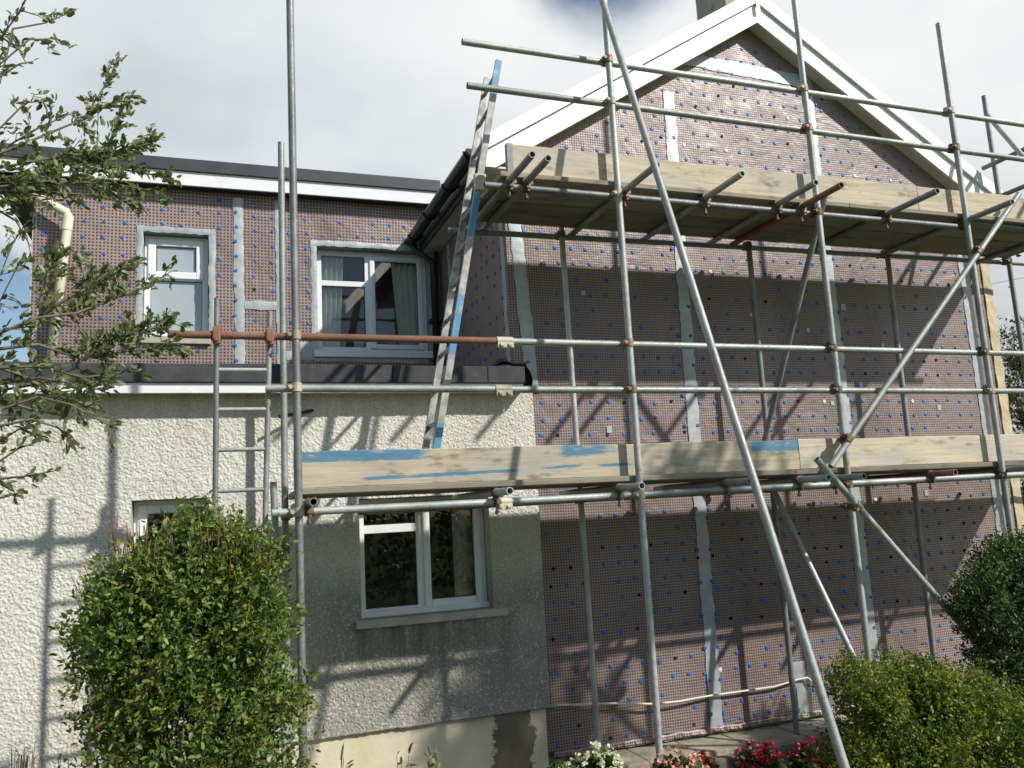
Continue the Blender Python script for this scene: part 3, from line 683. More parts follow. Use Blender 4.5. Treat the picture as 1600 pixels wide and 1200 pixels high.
holed_sheet(RX0, RX1, -1.46, .93, YR, [LS, LW], .30, MT['roughcast'], 'roughcast_wall', MT['roughcast'], .0041, rc_height)
g = MB(); g.box(-6.0, RX0, YR, YR+.3, -2.3, .96); g.box(RX1-.012, RX1, YR-.004, YR+.06, -1.46, 1.02)
g.box(-6, -5.9, YR+.3, YG, -2.1, .96); part(g, 'extension_wall', MT['roughcast'])
g = MB(); n = 260; vs = []                       # lip where the roughcast stops over the plinth
for i in range(n+1):
    xx = RX0+(RX1-RX0)*i/n; k = .006*noise.noise(Vector((xx*8, 3, 0)))+rnd.uniform(-.002, .002)
    vs += [(xx, YR-.004, -1.445+k), (xx, YR-.014+k, -1.462+k), (xx, YR+.03, -1.468+k)]
g.add(vs, [(i*3+j, i*3+3+j, i*3+4+j, i*3+1+j) for i in range(n) for j in range(2)], True); part(g, 'roughcast_edge', MT['roughcast'], fix=False)
g = MB(); g.box(-6, RX1-.03, YR+.016, YR+.3, -2.3, -1.463); part(g, 'plinth', MT['plinth'])
g = MB(); g.bbox(-6.0, 2.262, 5.995, 6.02, .905, .975, .003); part(g, 'extension_fascia', MT['upvc'])
g = MB(); g.box(-6.0, 2.25, 6.02, YR, .93, .94); part(g, 'extension_soffit', MT['soffit'])
g = MB(); xx = -6.0
for b in (-1.2, .02, 1.24, 1.97, 2.275):
    g.bbox(xx+.002, b-.002, 5.972, 6.03, .977, 1.105+rnd.uniform(-.003, .003), .006); xx = b
g.box(-6, 2.25, 6.03, YG-.003, 1.02, 1.07); part(g, 'felt_roof', MT['felt'])
# torn flap of felt at the roof corner
g = MB(); vs = []; n = 12
a = P(760, 574, Y=6.05); 
for i in range(n+1):
    t = i/n; xx = 2.02+.31*t; zz = 1.09+.07*t+.03*math.sin(t*5)
    vs += [(xx, 5.98, zz+.012*math.sin(t*9)), (xx+.02, 6.10, zz+.035+.02*math.sin(t*7)), (xx+.03, 6.17, zz+.01)]
g.add(vs, [(i*3+j, i*3+3+j, i*3+4+j, i*3+1+j) for i in range(n) for j in range(2)], True)
vs = []
for i in range(n+1):
    t = i/n; ang = t*2.2
    vs += [(2.275+.055*math.sin(ang), 5.97-.01*t, 1.10-.14*t+.02*math.cos(ang)), (2.275+.055*math.sin(ang), 6.15, 1.11-.14*t+.02*math.cos(ang))]
g.add(vs, [(i*2, i*2+2, i*2+3, i*2+1) for i in range(n)], True)
part(g, 'felt_flap', MT['black'], label='torn black felt flap at the roof corner', fix=False)
# big lower window
y = YR+.13; x0, x1, z0, z1 = LW; mx = 1.475
w3 = window(LW, y, mull=mx, label='white window in the roughcast wall with dark glass', fw=.05)
g = MB(); g.bbox(x0+.05, mx-.03, y+.002, y+.063, -.105, -.045, .004); g.build('transom_bar', MT['upvc'], w3)
pane(w3, x0+.053, mx-.032, -.043, z1-.053, y+.03); pane(w3, x0+.053, mx-.032, z0+.053, -.107, y+.03)
sash(w3, mx+.02, x1-.04, z0+.035, z1-.04, y); pane(w3, mx+.075, x1-.095, z0+.09, z1-.095, y+.012)
g = MB(); g.bbox(x0+.002, x1-.002, y-.05, y+.02, z0-.001, z0+.04, .004); g.build('sub_sill', MT['upvc'], w3)
g = MB(); g.bbox(x0-.045, x1+.10, YR-.055, y+.05, z0-.06, z0-.003, .008); g.build('sill', MT['sill'], w3)
# small window behind the bush
y = YR+.13; x0, x1, z0, z1 = LS
w4 = window(LS, y, label='small white window half hidden by the bush', fw=.06)
sash(w4, x0+.03, x1-.03, z0+.03, z1-.03, y, .06); pane(w4, x0+.092, x1-.092, z0+.092, z1-.092, y+.012)
g = MB(); g.bbox(x0-.05, x1+.05, YR-.05, y+.05, z0-.06, z0-.003, .008); g.build('sill', MT['sill'], w4)
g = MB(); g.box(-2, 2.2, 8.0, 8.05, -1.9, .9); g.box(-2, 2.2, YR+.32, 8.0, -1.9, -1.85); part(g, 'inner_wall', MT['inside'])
# rain pipes
pt = [P(52, 306, Y=8.22), P(66, 312, Y=8.18), P(104, 332, Y=8.17), P(107, 340, Y=8.17), P(103, 372, Y=8.17), P(78, 578, Y=8.17)]
g = MB(); g.path(pt, .040, 14); dp = part(g, 'downpipe', MT['cream'], label='cream rainwater pipe with an offset bend on the upper wall')
g = MB(); g.tube(P(107, 338, Y=8.17), P(104, 360, Y=8.17), .047, 14, False); g.build('pipe_socket', MT['cream'], dp)
g = MB(); xx = P(678, 450, Y=8.22).x
g.path([(1.97, 8.24, 2.80), (1.985, 8.22, 2.74), (xx, 8.22, 2.62), (xx, 8.22, 1.0)], .034, 12)
dp = part(g, 'downpipe', MT['black'], label='black rainwater pipe in the inner corner')
g = MB(); g.bbox(xx-.06, xx+.06, 8.20, YG, 1.98, 2.01, .004); g.build('pipe_clip', MT['black'], dp)
g = MB(); g.path([(xx+.045, 8.26, 3.2), (xx+.05, 8.26, 1.0)], .012, 8); part(g, 'conduit', MT['black'])

# ---------------------------------------------------------------- scaffold
TR = .0232
sc = empty('scaffold', (3.4, 5.4, ZG)); tag(sc, 'steel tube scaffold with two decks standing in front of the gable', 'scaffold')
def tube(name, a, b, mat='galv', label=None, parent=None, r=TR):
    g = MB(); g.tube(a, b, r); o = g.build(name, MT[mat], parent or sc, fix=False)
    if label: o['label'] = label
    return o
def coupler(parent, p, a1, a2, off, mat='clamp', r=TR):
    """double coupler: a band round each tube, bolts and nuts. p: centre of tube 1, off: vector to the centre of tube 2"""
    p = Vector(p); a1 = Vector(a1).normalized(); a2 = Vector(a2).normalized(); off = Vector(off); g = MB()
    for c, a in ((p, a1), (p+off, a2)):
        g.tube(c-a*.026, c+a*.026, r+.0065, 14, False)
        side = a.cross(off).normalized() if off.length > 0 else a.orthogonal()
        for sg in (1,):
            q = c+side*sg*(r+.014)
            g.tube(q-off.normalized()*.032, q+off.normalized()*.034, .0075, 8, False)
            g.tube(q-off.normalized()*.034, q-off.normalized()*.020, .0135, 6, False)
            g.bbox(q.x-.014, q.x+.014, q.y-.014, q.y+.014, q.z-.014, q.z+.014, .004)
    m = p+off*.5; g.bbox(m.x-.02, m.x+.02, m.y-.02, m.y+.02, m.z-.02, m.z+.02, .005)
    return g.build('coupler', MT[mat], parent)
def ext(a, b, za=None, zb=None):
    """line through a-b cut at heights"""
    a = Vector(a); b = Vector(b); d = b-a
    if za is not None: a = a+d*((za-a.z)/d.z)
    if zb is not None: b = a+d*((zb-a.z)/d.z)
    return a, b
YO, YI = 5.0, 5.92; X_, Y_, Z_ = Vector((1, 0, 0)), Vector((0, 1, 0)), Vector((0, 0, 1))
stds = {}
def std(key, pa, pb, Y, top=None, mat='galv', label=None):
    a, b = P(*pa, Y=Y), P(*pb, Y=Y); a, b = ext(a, b, top, ZG+.03 if Y < 5.5 else -1.865 if pb[0] > 800 else ZG+.03)
    stds[key] = (tube('standard', a, b, mat, label), a, b); return stds[key]
def at(key, z):
    o, a, b = stds[key]; return a+(b-a)*((z-a.z)/(b.z-a.z))
std('A', (453, 0), (474, 1200), YO, 4.3, 'galv_dark', 'tall dark standard at the left end of the scaffold')
std('C', (945, 15), (1030, 1170), YO, 4.25); std('D', (1241, 0), (1320, 700), YO, 4.6, 'galv')
std('E', (1466, 37), (1577, 812), YO)
std('B', (439, 223), (450, 1200), YI, None, 'galv', 'pale standard just left of the tall dark one')
std('IC', (877, 356), (935, 1167), YI); std('ID', (1169, 378), (1245, 1142), YI, None, 'galv_dark'); std('IE', (1386, 396), (1455, 992), YI, None, 'galv_dark')
std('F', (1537, 150), (1590, 500), YI, None, 'galv_dark', 'inner standard at the far right end')
std('G', (427, 753), (436, 960), YI-.06)
YRL = YO+2*TR+.001                                     # rails run behind the standards
def rail(name, pa, pb, Y, mat='galv', label=None, xend=None):
    a, b = P(*pa, Y=Y), P(*pb, Y=Y)
    if xend: b = a+(b-a)*((xend-a.x)/(b.x-a.x))
    return tube(name, a, b, mat, label), a, b
def onrail(r, x): o, a, b = r; return a+(b-a)*((x-a.x)/(b.x-a.x))
r1 = rail('guard_rail', (722, 65), (1532, 185), YRL, 'galv', None, 7.5); r2 = rail('guard_rail', (730, 133.5), (1485, 234), YRL, 'galv', None, 7.5)
r3 = rail('guard_rail', (262, 522), (788, 533), YRL, 'rust', 'rusty orange guard rail at the left'); r3b = rail('guard_rail', (789, 533.5), (1525, 551), YRL, 'galv', None, 7.5)
r4 = rail('guard_rail', (415, 607), (786, 608), YRL, 'galv'); r4b = rail('guard_rail', (787, 608.5), (1525, 611), YRL, 'galv', None, 7.5)
l1 = rail('ledger', (757, 289), (1493, 354), YRL, 'galv_dark'); l1b = rail('ledger', (1512, 347), (1595, 357), YRL+.05, 'galv_dark', None, 7.5)
l2 = rail('ledger', (425, 802), (786, 784), YRL, 'galv'); l2b = rail('ledger', (787, 784), (1600, 741), YRL, 'galv', None, 7.5)
l3 = rail('ledger', (700, 360), (1550, 409), YI+2*TR+.001, 'galv_dark', None, 7.9)
l4 = rail('ledger', (560, 800), (1500, 748), YI+2*TR+.001, 'galv_dark', None, 7.9)
# sleeve couplers where the rails are joined
for r, px in ((r3, 788), (r4, 786), (l2, 787)):
    o, a, b = r; g = MB(); c = Vector(b); g.tube(c-X_*.055, c+X_*.055, TR+.006, 16, False)
    g.bbox(c.x-.055, c.x+.055, c.y-.030, c.y-.018, c.z-.048, c.z-.012, .003)
    for s in (-.028, .028): g.bbox(c.x+s-.012, c.x+s+.012, c.y-.042, c.y-.028, c.z-.040, c.z-.022, .003)
    g.build('sleeve_coupler', MT['clamp_pale'], o)
for k in 'ACDE':
    for r in (r1, r2, r3, r3b, r4, r4b, l1, l2, l2b):
        o, a, b = r
        xs = stds[k][1].x
        p0 = at(k, a.z); xq = p0.x
        if not (a.x < xq < b.x): continue
        q = onrail(r, xq); p = at(k, q.z)
        if q.z > stds[k][1].z: continue
        coupler(stds[k][0], p, Z_, X_, Vector((0, q.y-p.y, 0)), rnd.choice(['clamp', 'clamp', 'clamp_pale']) if k != 'A' else 'clamp_pale')
for k in ('IC', 'ID', 'IE', 'F'):
    for r in (l3, l4):
        z0 = r[1].z; q = onrail(r, at(k, z0).x)
        if q.z < stds[k][1].z: coupler(stds[k][0], at(k, q.z), Z_, X_, Vector((0, 2*TR, 0)))
coupler(stds['B'][0], at('G', -.17), Z_, X_, at('B', -.17)-at('G', -.17))
coupler(stds['B'][0], at('B', .05), Z_, X_, Vector((0, -2*TR, 0)))
# transoms
def transom(px, py, z, y=None, mat='galv_dark', yb=6.08, lab=None, led=None):
    a = P(px, py, Z=z) if y is None else P(px, py, Y=y)
    a.z = z if y is None else a.z
    b = Vector((a.x, yb, a.z)); o = tube('transom', a, b, mat, lab)
    q = onrail(led or l1, a.x); coupler(o, q, X_, Y_, Vector((0, 0, a.z-q.z)))
    # hanging bolt under the coupler
    g = MB(); g.tube(q-Z_*.02, q-Z_*.075, .008, 8, False); g.tube(q-Z_*.055, q-Z_*.07, .014, 6, False); g.build('coupler_bolt', MT['clamp'], o)
for px, py, m, lab in ((832, 241, 'galv_dark', None), (857, 247, 'galv_dark', None), (1027, 257, 'galv_dark', None), (1160, 271, 'galv', None), (1275, 285, 'galv', None), (1315, 289, 'rust', 'short rusty cross tube under the upper deck'), (1465, 298, 'galv_dark', None), (1582, 315, 'galv', None)):
    transom(px, py, 2.200, None, m, 6.02, lab)
for px, py, m in ((490, 784, 'galv_dark'), (797, 767, 'galv'), (1003, 759, 'galv'), (1172, 751, 'galv'), (1295, 746, 'galv'), (1350, 744, 'galv'), (1493, 738, 'rust')):
    y = {490: 4.80, 797: 4.78, 1003: 4.72, 1172: 4.75, 1295: 4.72, 1350: 4.75, 1493: 4.80}[px]
    transom(px, py, 0, y, m, 6.02, 'rusty cross tube under the lower deck' if m == 'rust' else None, l2 if px < 700 else l2b)
for x, y0, z in ((7.12, 4.6, 2.20), (5.95, 4.7, .13), (6.9, 4.7, .13)):
    tube('transom', (x, y0, z), (x, 6.02, z), 'galv_dark')
# braces and the long raker
a = P(944, 10, Y=4.93); b = P(1320, 1200, Y=3.35); d = (b-a); a2 = a-d*.12; b2 = a+d*((ZG+.02-a.z)/d.z)
tube('raker', a2, b2, 'galv', 'long raking tube propping the scaffold from the flower bed')
b1a, b1b = P(1592, 303, Y=YO-2*TR), P(1298, 729, Y=YO-2*TR); br = tube('brace', b1a, b1b, 'galv')
coupler(br, P(1529, 393, Y=YO-2*TR), b1a-b1b, Z_, (0, 2*TR, 0)); coupler(br, P(1326, 686, Y=YO-2*TR), b1a-b1b, Z_, (0, 2*TR, 0))
b2a, b2b = P(1276, 717, Y=4.80), P(1505, 980, Y=4.80); b2b = b2b+(b2b-b2a)*.5; br = tube('brace', b2a, b2b, 'galv')
coupler(br, P(1340, 790, Y=4.80), b2a-b2b, Z_, (0, .10, 0))
tube('brace', (4.44, 4.96, 2.30), P(1189, 712, Y=YI-.06), 'galv_dark')
p1 = P(1206, 760, Y=YI-.06); p2 = P(1322, 1002, X=4.52); tube('brace', p1, p1+(p2-p1)*1.4, 'galv')
# end return on the far right
fx = at('F', 2.6).x
tube('guard_rail', P(1536, 263, Y=6.0), P(1536, 263, Y=6.0)+Vector((.02, -1.8, 0)), 'galv_dark')
tube('guard_rail', P(1550, 312, Y=6.0), P(1550, 312, Y=6.0)+Vector((.02, -1.8, 0)), 'galv_dark')
e1 = P(1543, 180, Y=5.84); e2 = P(1610, 258, Y=5.4); tube('brace', e1, e1+(e2-e1)*1.5, 'galv')
tube('brace', P(1592, 400, Y=5.85), P(1560, 300, Y=6.0), 'galv_dark')

# boards
def board(name, x0, x1, y0, y1, z0, z1, mat, label, cat, group, seed=0, hoops=True):
    r = random.Random(seed); root = empty(name, ((x0+x1)/2, (y0+y1)/2, z0)); tag(root, label, cat, group)
    g = MB(); n = 14; sag = [r.uniform(-.004, .004) for _ in range(n+1)]
    # chamfered board with a slightly uneven long edge
    vs = []; c = .005
    for i in range(n+1):
        x = x0+(x1-x0)*i/n; s = sag[i]
        if y1-y0 > z1-z0: a, b, lo, hi = y0+s*.5, y1+s*.5, z0, z1
        else: a, b, lo, hi = y0, y1, z0+s*.3, z1+s
        vs += [(x, a+c, lo), (x, b-c, lo), (x, b, lo+c), (x, b, hi-c), (x, b-c, hi), (x, a+c, hi), (x, a, hi-c), (x, a, lo+c)]
    fs = [(i*8+j, i*8+(j+1) % 8, i*8+8+(j+1) % 8, i*8+8+j) for i in range(n) for j in range(8)]+[tuple(range(7, -1, -1)), tuple(range(n*8, n*8+8))]
    g.add(vs, fs); g.build('plank', MT[mat], root)
    if hoops:
        for xx in (x0,):
            g = MB(); s = 1 if xx == x0 else -1
            g.box(min(xx-.0015*s, xx+.04*s), max(xx-.0015*s, xx+.04*s), y0-.0015, y1+.0015, z0-.0015, z1+.0015); g.build('end_hoop', MT['galv_dark'], root)
    return root
ords = ['outermost', 'second from the outside', 'second from the wall', 'nearest the wall']
for lvl, z, nm in ((2.226, 2.226, 'upper'), (.157, .157, 'lower')):
    xs = (1.80, 4.72, 7.42) if nm == 'upper' else (.47, 3.95, 7.42)
    for k in range(4):
        for h in range(2):
            y0 = 5.0+.0285+k*.224; z = lvl+rnd.uniform(0, .006)
            board('deck_board', xs[h]+.002+rnd.uniform(0, .02)*(h == 0), xs[h+1]-.002, y0, y0+.212, z, z+.038, 'wood_deck',
                  'plank of the %s deck, %s, %s length' % (nm, ords[k], 'left' if h == 0 else 'right'), 'scaffold board', 'planks of the scaffold decks', k*7+h, False)
YT0, YT1 = YRL+TR+.003-.03, YRL+TR+.003+.008
jx = P(1252, 720, Y=5.06).x; jx2 = P(1439, 328, Y=5.06).x
board('toe_board', .452, jx-.003, 5.075, 5.113, .197, .395+.02, 'wood_paint', 'lower toe board smeared with blue paint, left length', 'toe board', 'toe boards on edge', 1, False)
board('toe_board', jx+.003, 7.42, 5.075, 5.113, .197, .395+.02, 'wood', 'clean pale lower toe board, right length', 'toe board', 'toe boards on edge', 2, False)
board('toe_board', 1.89, jx2-.003, 5.075, 5.113, 2.266, 2.49, 'wood', 'upper toe board with a dark end edge, left length under the gable slope', 'toe board', 'toe boards on edge', 3)
board('toe_board', jx2+.003, 7.42, 5.075, 5.113, 2.266, 2.49, 'wood', 'upper toe board, right length running out of the picture', 'toe board', 'toe boards on edge', 4, False)

# ---------------------------------------------------------------- ladders
ld = empty('leaning_ladder', (1.38, 5.45, .2)); tag(ld, 'aluminium ladder with blue painted stile leaning up to the upper deck', 'ladder')
top = [P(779, 95, Y=5.30), P(761, 122, Y=5.64)]; bot = [P(678, 725, Y=5.30), P(661, 725, Y=5.64)]
def stile(a, b, wx, wy, mat, name='stile', root=ld):
    d = (b-a).normalized(); n = Y_; u = d.cross(n).normalized(); vs = []; c = .006
    for p in (a, b):
        for s, t in ((-1, -1), (1, -1), (1, 1), (-1, 1)): vs.append(p+u*s*wx/2+n*t*wy/2)
    g = MB(); g.add(vs, [(0, 1, 5, 4), (1, 2, 6, 5), (2, 3, 7, 6), (3, 0, 4, 7), (0, 3, 2, 1), (4, 5, 6, 7)]); return g.build(name, MT[mat], root)
for k in range(2):
    a, b = top[k], bot[k]; b = a+(b-a)*((.20-a.z)/(b.z-a.z)); top[k], bot[k] = a, b
    stile(a, b, .046, .026, 'alloy_blue' if k == 0 else 'alloy')
n = 12
for i in range(n):
    z = .36+i*.252; p = [bot[k]+(top[k]-bot[k])*((z-bot[k].z)/(top[k].z-bot[k].z)) for k in range(2)]
    g = MB(); g.tube(p[0], p[1], .0155, 10, False); g.build('rung', MT['alloy'], ld)
for k in range(2):
    g = MB(); c = P(745, 318, Y=5.28)
p = bot[0]+(top[0]-bot[0])*((2.29-bot[0].z)/(top[0].z-bot[0].z))
g = MB(); g.bbox(p.x-.038, p.x+.045, p.y-.03, p.y+.02, p.z-.07, p.z+.05, .008); g.build('ladder_bracket', MT['clamp_pale'], ld)['label'] = 'rust stained bracket where the two ladder sections meet'

l2r = empty('steel_ladder', (.2, 5.12, ZG)); tag(l2r, 'grey tubular steel ladder clamped to the rusty rail, standing behind the bush', 'ladder')
yl = YRL+TR+.018
sa = [(P(339, 466, Y=yl), P(336, 830, Y=yl)), (P(422, 486, Y=yl), P(414, 830, Y=yl))]; ends = []
for a, b in sa:
    a, b = ext(a, b, None, ZG+.03); ends.append((a, b)); g = MB(); g.tube(a, b, .0165, 12, True, .004); g.build('stile', MT['galv_dark'], l2r, fix=False)
zr = [P(376, q, Y=yl).z for q in (578, 641, 703, 766)]; dz = (zr[0]-zr[3])/3
for i in range(-0, 9):
    z = zr[0]-i*dz; p = [a+(b-a)*((z-a.z)/(b.z-a.z)) for a, b in ends]; g = MB(); g.tube(p[0], p[1], .0125, 10, False); g.build('rung', MT['galv'], l2r)
for (a, b), m in zip(ends, ('rust', 'rust')):
    q = onrail(r3, a.x); c = Vector((a.x+(b.x-a.x)*((q.z-a.z)/(b.z-a.z)), q.y, q.z)); o = coupler(r3[0], c, X_, Z_, Vector((0, .03, 0)), 'rust')
    g = MB(); g.bbox(c.x-.022, c.x+.022, c.y-.036, c.y+.01, c.z-.055, c.z+.045, .008); g.tube(c+Vector((0, -.03, -.03)), c+Vector((0, -.055, -.03)), .014, 6, False); g.build('clamp', MT['rust'], r3[0])

# ---------------------------------------------------------------- cables
pts = [P(px, py, Y=y) for px, py, y in ((858, 1102, 6.17), (900, 1101, 6.16), (960, 1099, 6.14), (1020, 1100, 6.13), (1060, 1096, 6.14), (1110, 1087, 6.16), (1160, 1080, 6.16), (1210, 1073, 6.16), (1250, 1061, 6.17), (1262, 1059, 6.16), (1270, 1066, 6.15), (1272, 1074, 6.16))]
g = MB(); g.path(pts, .0085, 8); tag(g.build('cable', MT['cable']), 'thin pale cable sagging along the foot of the gable', 'cable')
a, b = P(1530, 447, Y=22), P(1605, 433, Y=30); d = b-a
g = MB(); g.path([a-d*2+Vector((0, 0, -.0)), a-d*.5, b, b+d*3], .012, 6); tag(g.build('overhead_wire', MT['black']), 'overhead wire in the sky right of the gable', 'wire')

# ---------------------------------------------------------------- foliage
def leaf_cloud(pos, nrm, size, seed, aspect=.45, fold=.35, jitter=.8, parent=None, name='foliage', mat='privet', curl=.2):
    """pos (N,3), nrm (N,3) leaf directions; each leaf = 4 small faces folded on its midrib"""
    rs = np.random.RandomState(seed); N = len(pos)
    d = nrm+rs.normal(0, jitter, (N, 3)); d /= np.linalg.norm(d, axis=1)[:, None]+1e-9
    r = rs.normal(0, 1, (N, 3)); r[:, 2] += .9; s = np.cross(d, r); s /= np.linalg.norm(s, axis=1)[:, None]+1e-9; u = np.cross(s, d)
    u *= np.sign(u[:, 2:3]+1e-6)
    L = size*rs.uniform(.6, 1.25, (N, 1)); W = L*aspect*rs.uniform(.8, 1.15, (N, 1)); F = W*fold; K = L*curl*rs.uniform(-.3, 1, (N, 1))
    v = [pos, pos+d*L*.45+u*K*.3, pos+d*L-u*K*.6, pos+d*L*.30+s*W*.5+u*F*.5, pos+d*L*.72+s*W*.42+u*F*.4, pos+d*L*.30-s*W*.5+u*F*.5, pos+d*L*.72-s*W*.42+u*F*.4]
    co = np.stack(v, 1).reshape(-1, 3); base = (np.arange(N)*7)[:, None, None]
    fq = np.array([[0, 1, 3, 3], [1, 2, 4, 3], [0, 5, 1, 1], [1, 5, 6, 2]])
    tri = np.array([[0, 1, 3], [0, 5, 1]]); quad = np.array([[1, 2, 4, 3], [1, 5, 6, 2]])
    T = (tri[None]+base).reshape(-1, 3); Q = (quad[None]+base).reshape(-1, 4)
    me = bpy.data.meshes.new(name); me.vertices.add(len(co)); me.vertices.foreach_set('co', co.ravel())
    loops = np.concatenate([T.ravel(), Q.ravel()]).astype(np.int32); me.loops.add(len(loops)); me.loops.foreach_set('vertex_index', loops)
    tot = np.concatenate([np.full(len(T), 3), np.full(len(Q), 4)]).astype(np.int32); st = np.concatenate([[0], np.cumsum(tot)[:-1]]).astype(np.int32)
    me.polygons.add(len(tot)); me.polygons.foreach_set('loop_start', st); me.polygons.foreach_set('loop_total', tot)
    me.polygons.foreach_set('use_smooth', np.ones(len(tot), bool)); me.update(calc_edges=True); me.materials.append(MT[mat])
    return link(name, me, None, parent)
def bush(name, blobs, n, size, mat, label, cat, seed, stems=40, stem_mat='stem', aspect=.45, base=None, spiky=.0, shell=.35, gap=-.22):
    """blobs: list of (centre, radii). leaves sit in sprays on short twigs that stick out of the blobs"""
    rs = np.random.RandomState(seed); vol = np.array([r[0]*r[1]*r[2] for c, r in blobs])**.7; vol /= vol.sum()
    lo = min(c[2]-r[2] for c, r in blobs); cx = np.mean([c[0] for c, r in blobs]); cy = np.mean([c[1] for c, r in blobs])
    bx = base or (cx, cy, ZG); root = empty(name, bx); tag(root, label, cat)
    k = n//9; which = rs.choice(len(blobs), k, p=vol)
    dirs = rs.normal(0, 1, (k, 3)); dirs /= np.linalg.norm(dirs, axis=1)[:, None]
    rad = 1-shell*rs.rand(k)**1.3*1.6; rad = np.clip(rad, .15, 1)
    Cc = np.array([blobs[i][0] for i in which]); Rr = np.array([blobs[i][1] for i in which])
    lump = 1+.20*np.sin(dirs[:, 0]*9+seed)*np.sin(dirs[:, 2]*11+which)+.08*np.sin(dirs[:, 1]*17)
    pos = Cc+dirs*Rr*rad[:, None]*lump[:, None]; nor = dirs/Rr; nor /= np.linalg.norm(nor, axis=1)[:, None]
    keep = np.array([p[2] > ZG+.02 and noise.noise(Vector(p)*4.6+Vector((seed, 0, 0)))+.5*noise.noise(Vector(p)*11) > gap for p in pos]); pos, nor = pos[keep], nor[keep]; k = len(pos)
    tw = nor*.7+np.array([0, 0, .75])+rs.normal(0, .35, (k, 3)); tw /= np.linalg.norm(tw, axis=1)[:, None]
    ln = size*rs.uniform(1.4, 3.6, (k, 1))*(1+spiky*rs.rand(k, 1)**4*3)
    allp, alln = [], []
    for j in range(9):
        t = (j+.5)/9; side = rs.normal(0, 1, (k, 3)); allp.append(pos+tw*ln*t+side*size*.10); alln.append(tw*.5+side*.7)
    leaf_cloud(np.concatenate(allp), np.concatenate(alln), size, seed, aspect, parent=root, mat=mat, jitter=.25)
    g = MB()
    for i in range(0, k, max(1, k//(stems*12))):
        g.path([pos[i]-tw[i]*ln[i]*1.2, pos[i]+tw[i]*ln[i]*.9], size*.05, 4, size*.02)
    for i in range(stems):
        q = rs.randint(k); p0 = Vector((bx[0]+rs.normal(0, .06), bx[1]+rs.normal(0, .06), ZG)); p1 = Vector(pos[q]); m = p0.lerp(p1, .5)+Vector((rs.normal(0, .05), rs.normal(0, .05), .15)); g.path([p0, p0.lerp(m, .5)+Vector((0, 0, .05)), m, p1], .010, 5, .003)
    g.build('stems', MT[stem_mat], root, fix=False)
    return root, pos, tw
def B(px, py, Y, rx, ry, rz): return (tuple(P(px, py, Y=Y)), (rx, ry, rz))
# big privet bush left
bb = [B(295, 1010, 4.55, .46, .42, .50), B(315, 900, 4.55, .32, .34, .24), B(205, 1020, 4.5, .24, .32, .40), B(385, 960, 4.55, .18, .30, .28), B(300, 1190, 4.5, .46, .45, .5), B(420, 1100, 4.55, .17, .25, .14), B(235, 930, 4.55, .22, .26, .17), B(370, 890, 4.6, .2, .26, .16), B(310, 845, 4.55, .12, .15, .12)]
root, pos, tw = bush('privet_bush', bb, 78000, .032, 'privet', 'large leafy green privet bush in front of the roughcast wall', 'bush', 11, 36, 'stem', .46, None, .45, .42, -.36)
g = MB(); rs = random.Random(5)
for i in range(150):
    p = P(rs.uniform(170, 420), rs.uniform(850, 915), Y=rs.uniform(4.3, 4.75)); g.path([p, p+Vector((rs.uniform(-.02, .02), 0, rs.uniform(.08, .17)))], .0035, 5, .002)
for i in range(26):
    p = P(rs.uniform(126, 160), rs.uniform(900, 1150), Y=rs.uniform(4.35, 4.7)); g.path([p+Vector((.05, 0, -.03)), p, p+Vector((rs.uniform(-.06, .0), 0, rs.uniform(.06, .14)))], .003, 5, .0015)
g.build('bare_twigs', MT['redstem'], root, fix=False)['label'] = 'reddish clipped twigs on top of the bush'
# golden bush right front
bb = [B(1440, 1150, 3.9, .42, .38, .26), B(1350, 1080, 3.95, .14, .26, .16), B(1500, 1110, 3.9, .30, .34, .20), B(1590, 1190, 3.7, .30, .34, .22), B(1430, 1075, 4.0, .26, .3, .16), B(1400, 1220, 3.9, .42, .38, .30)]
bush('golden_bush', bb, 70000, .023, 'gold', 'low yellow green bush at the right beside the raking tube', 'bush', 23, 30, 'stem', .5, None, .3, .35, -.42)
bb = [B(1575, 950, 4.6, .30, .30, .30), B(1600, 890, 4.7, .36, .32, .22), B(1640, 1000, 4.5, .40, .36, .45), B(1540, 960, 4.55, .17, .24, .22), B(1560, 1040, 4.5, .16, .2, .2)]
bush('dark_shrub', bb, 52000, .030, 'darkleaf', 'dark green shrub behind the yellow green bush at the right edge', 'bush', 31, 40, 'stem', .40, None, .3, .4, -.42)
# small conifer sprig bottom left, weeds
def weed(px, py, Y, h, n, mat, label, seed, size=.05, asp=.28, cat='plant', name='weed'):
    rs = np.random.RandomState(seed); b = P(px, py, Y=Y); root = empty(name, (b.x, b.y, ZG)); tag(root, label, cat)
    g = MB(); ps, ns = [], []
    for i in range(n):
        t = Vector((b.x+rs.normal(0, h*.22), b.y+rs.normal(0, h*.15), b.z+h*rs.uniform(.3, 1))); s = Vector((b.x+rs.normal(0, .03), b.y, ZG))
        g.path([s, s.lerp(t, .5)+Vector((0, 0, .03)), t], .004, 5, .002)
        for j in range(8):
            q = s.lerp(t, .55+.45*j/7); d = (t-s).normalized()*.5+Vector(rs.normal(0, .6, 3)); ps.append(q); ns.append(d)
    g.build('stems', MT['twig'], root, fix=False); leaf_cloud(np.array([p[:] for p in ps]), np.array([q[:] for q in ns]), size, seed, asp, parent=root, mat=mat, jitter=.2)
weed(30, 1215, 4.4, .14, 26, 'darkleaf', 'dark feathery sprig at the bottom left corner', 3, .022, .25)
weed(105, 1222, 4.5, .10, 5, 'darkleaf', 'small leafy shoot left of the privet bush', 4, .05, .4)
weed(540, 1212, 4.9, .09, 5, 'begleaf', 'low green weed right of the tall dark standard', 5, .07, .25)
weed(625, 1220, 4.8, .15, 4, 'salley', 'curled seedling in front of the cream plinth', 6, .06, .3)
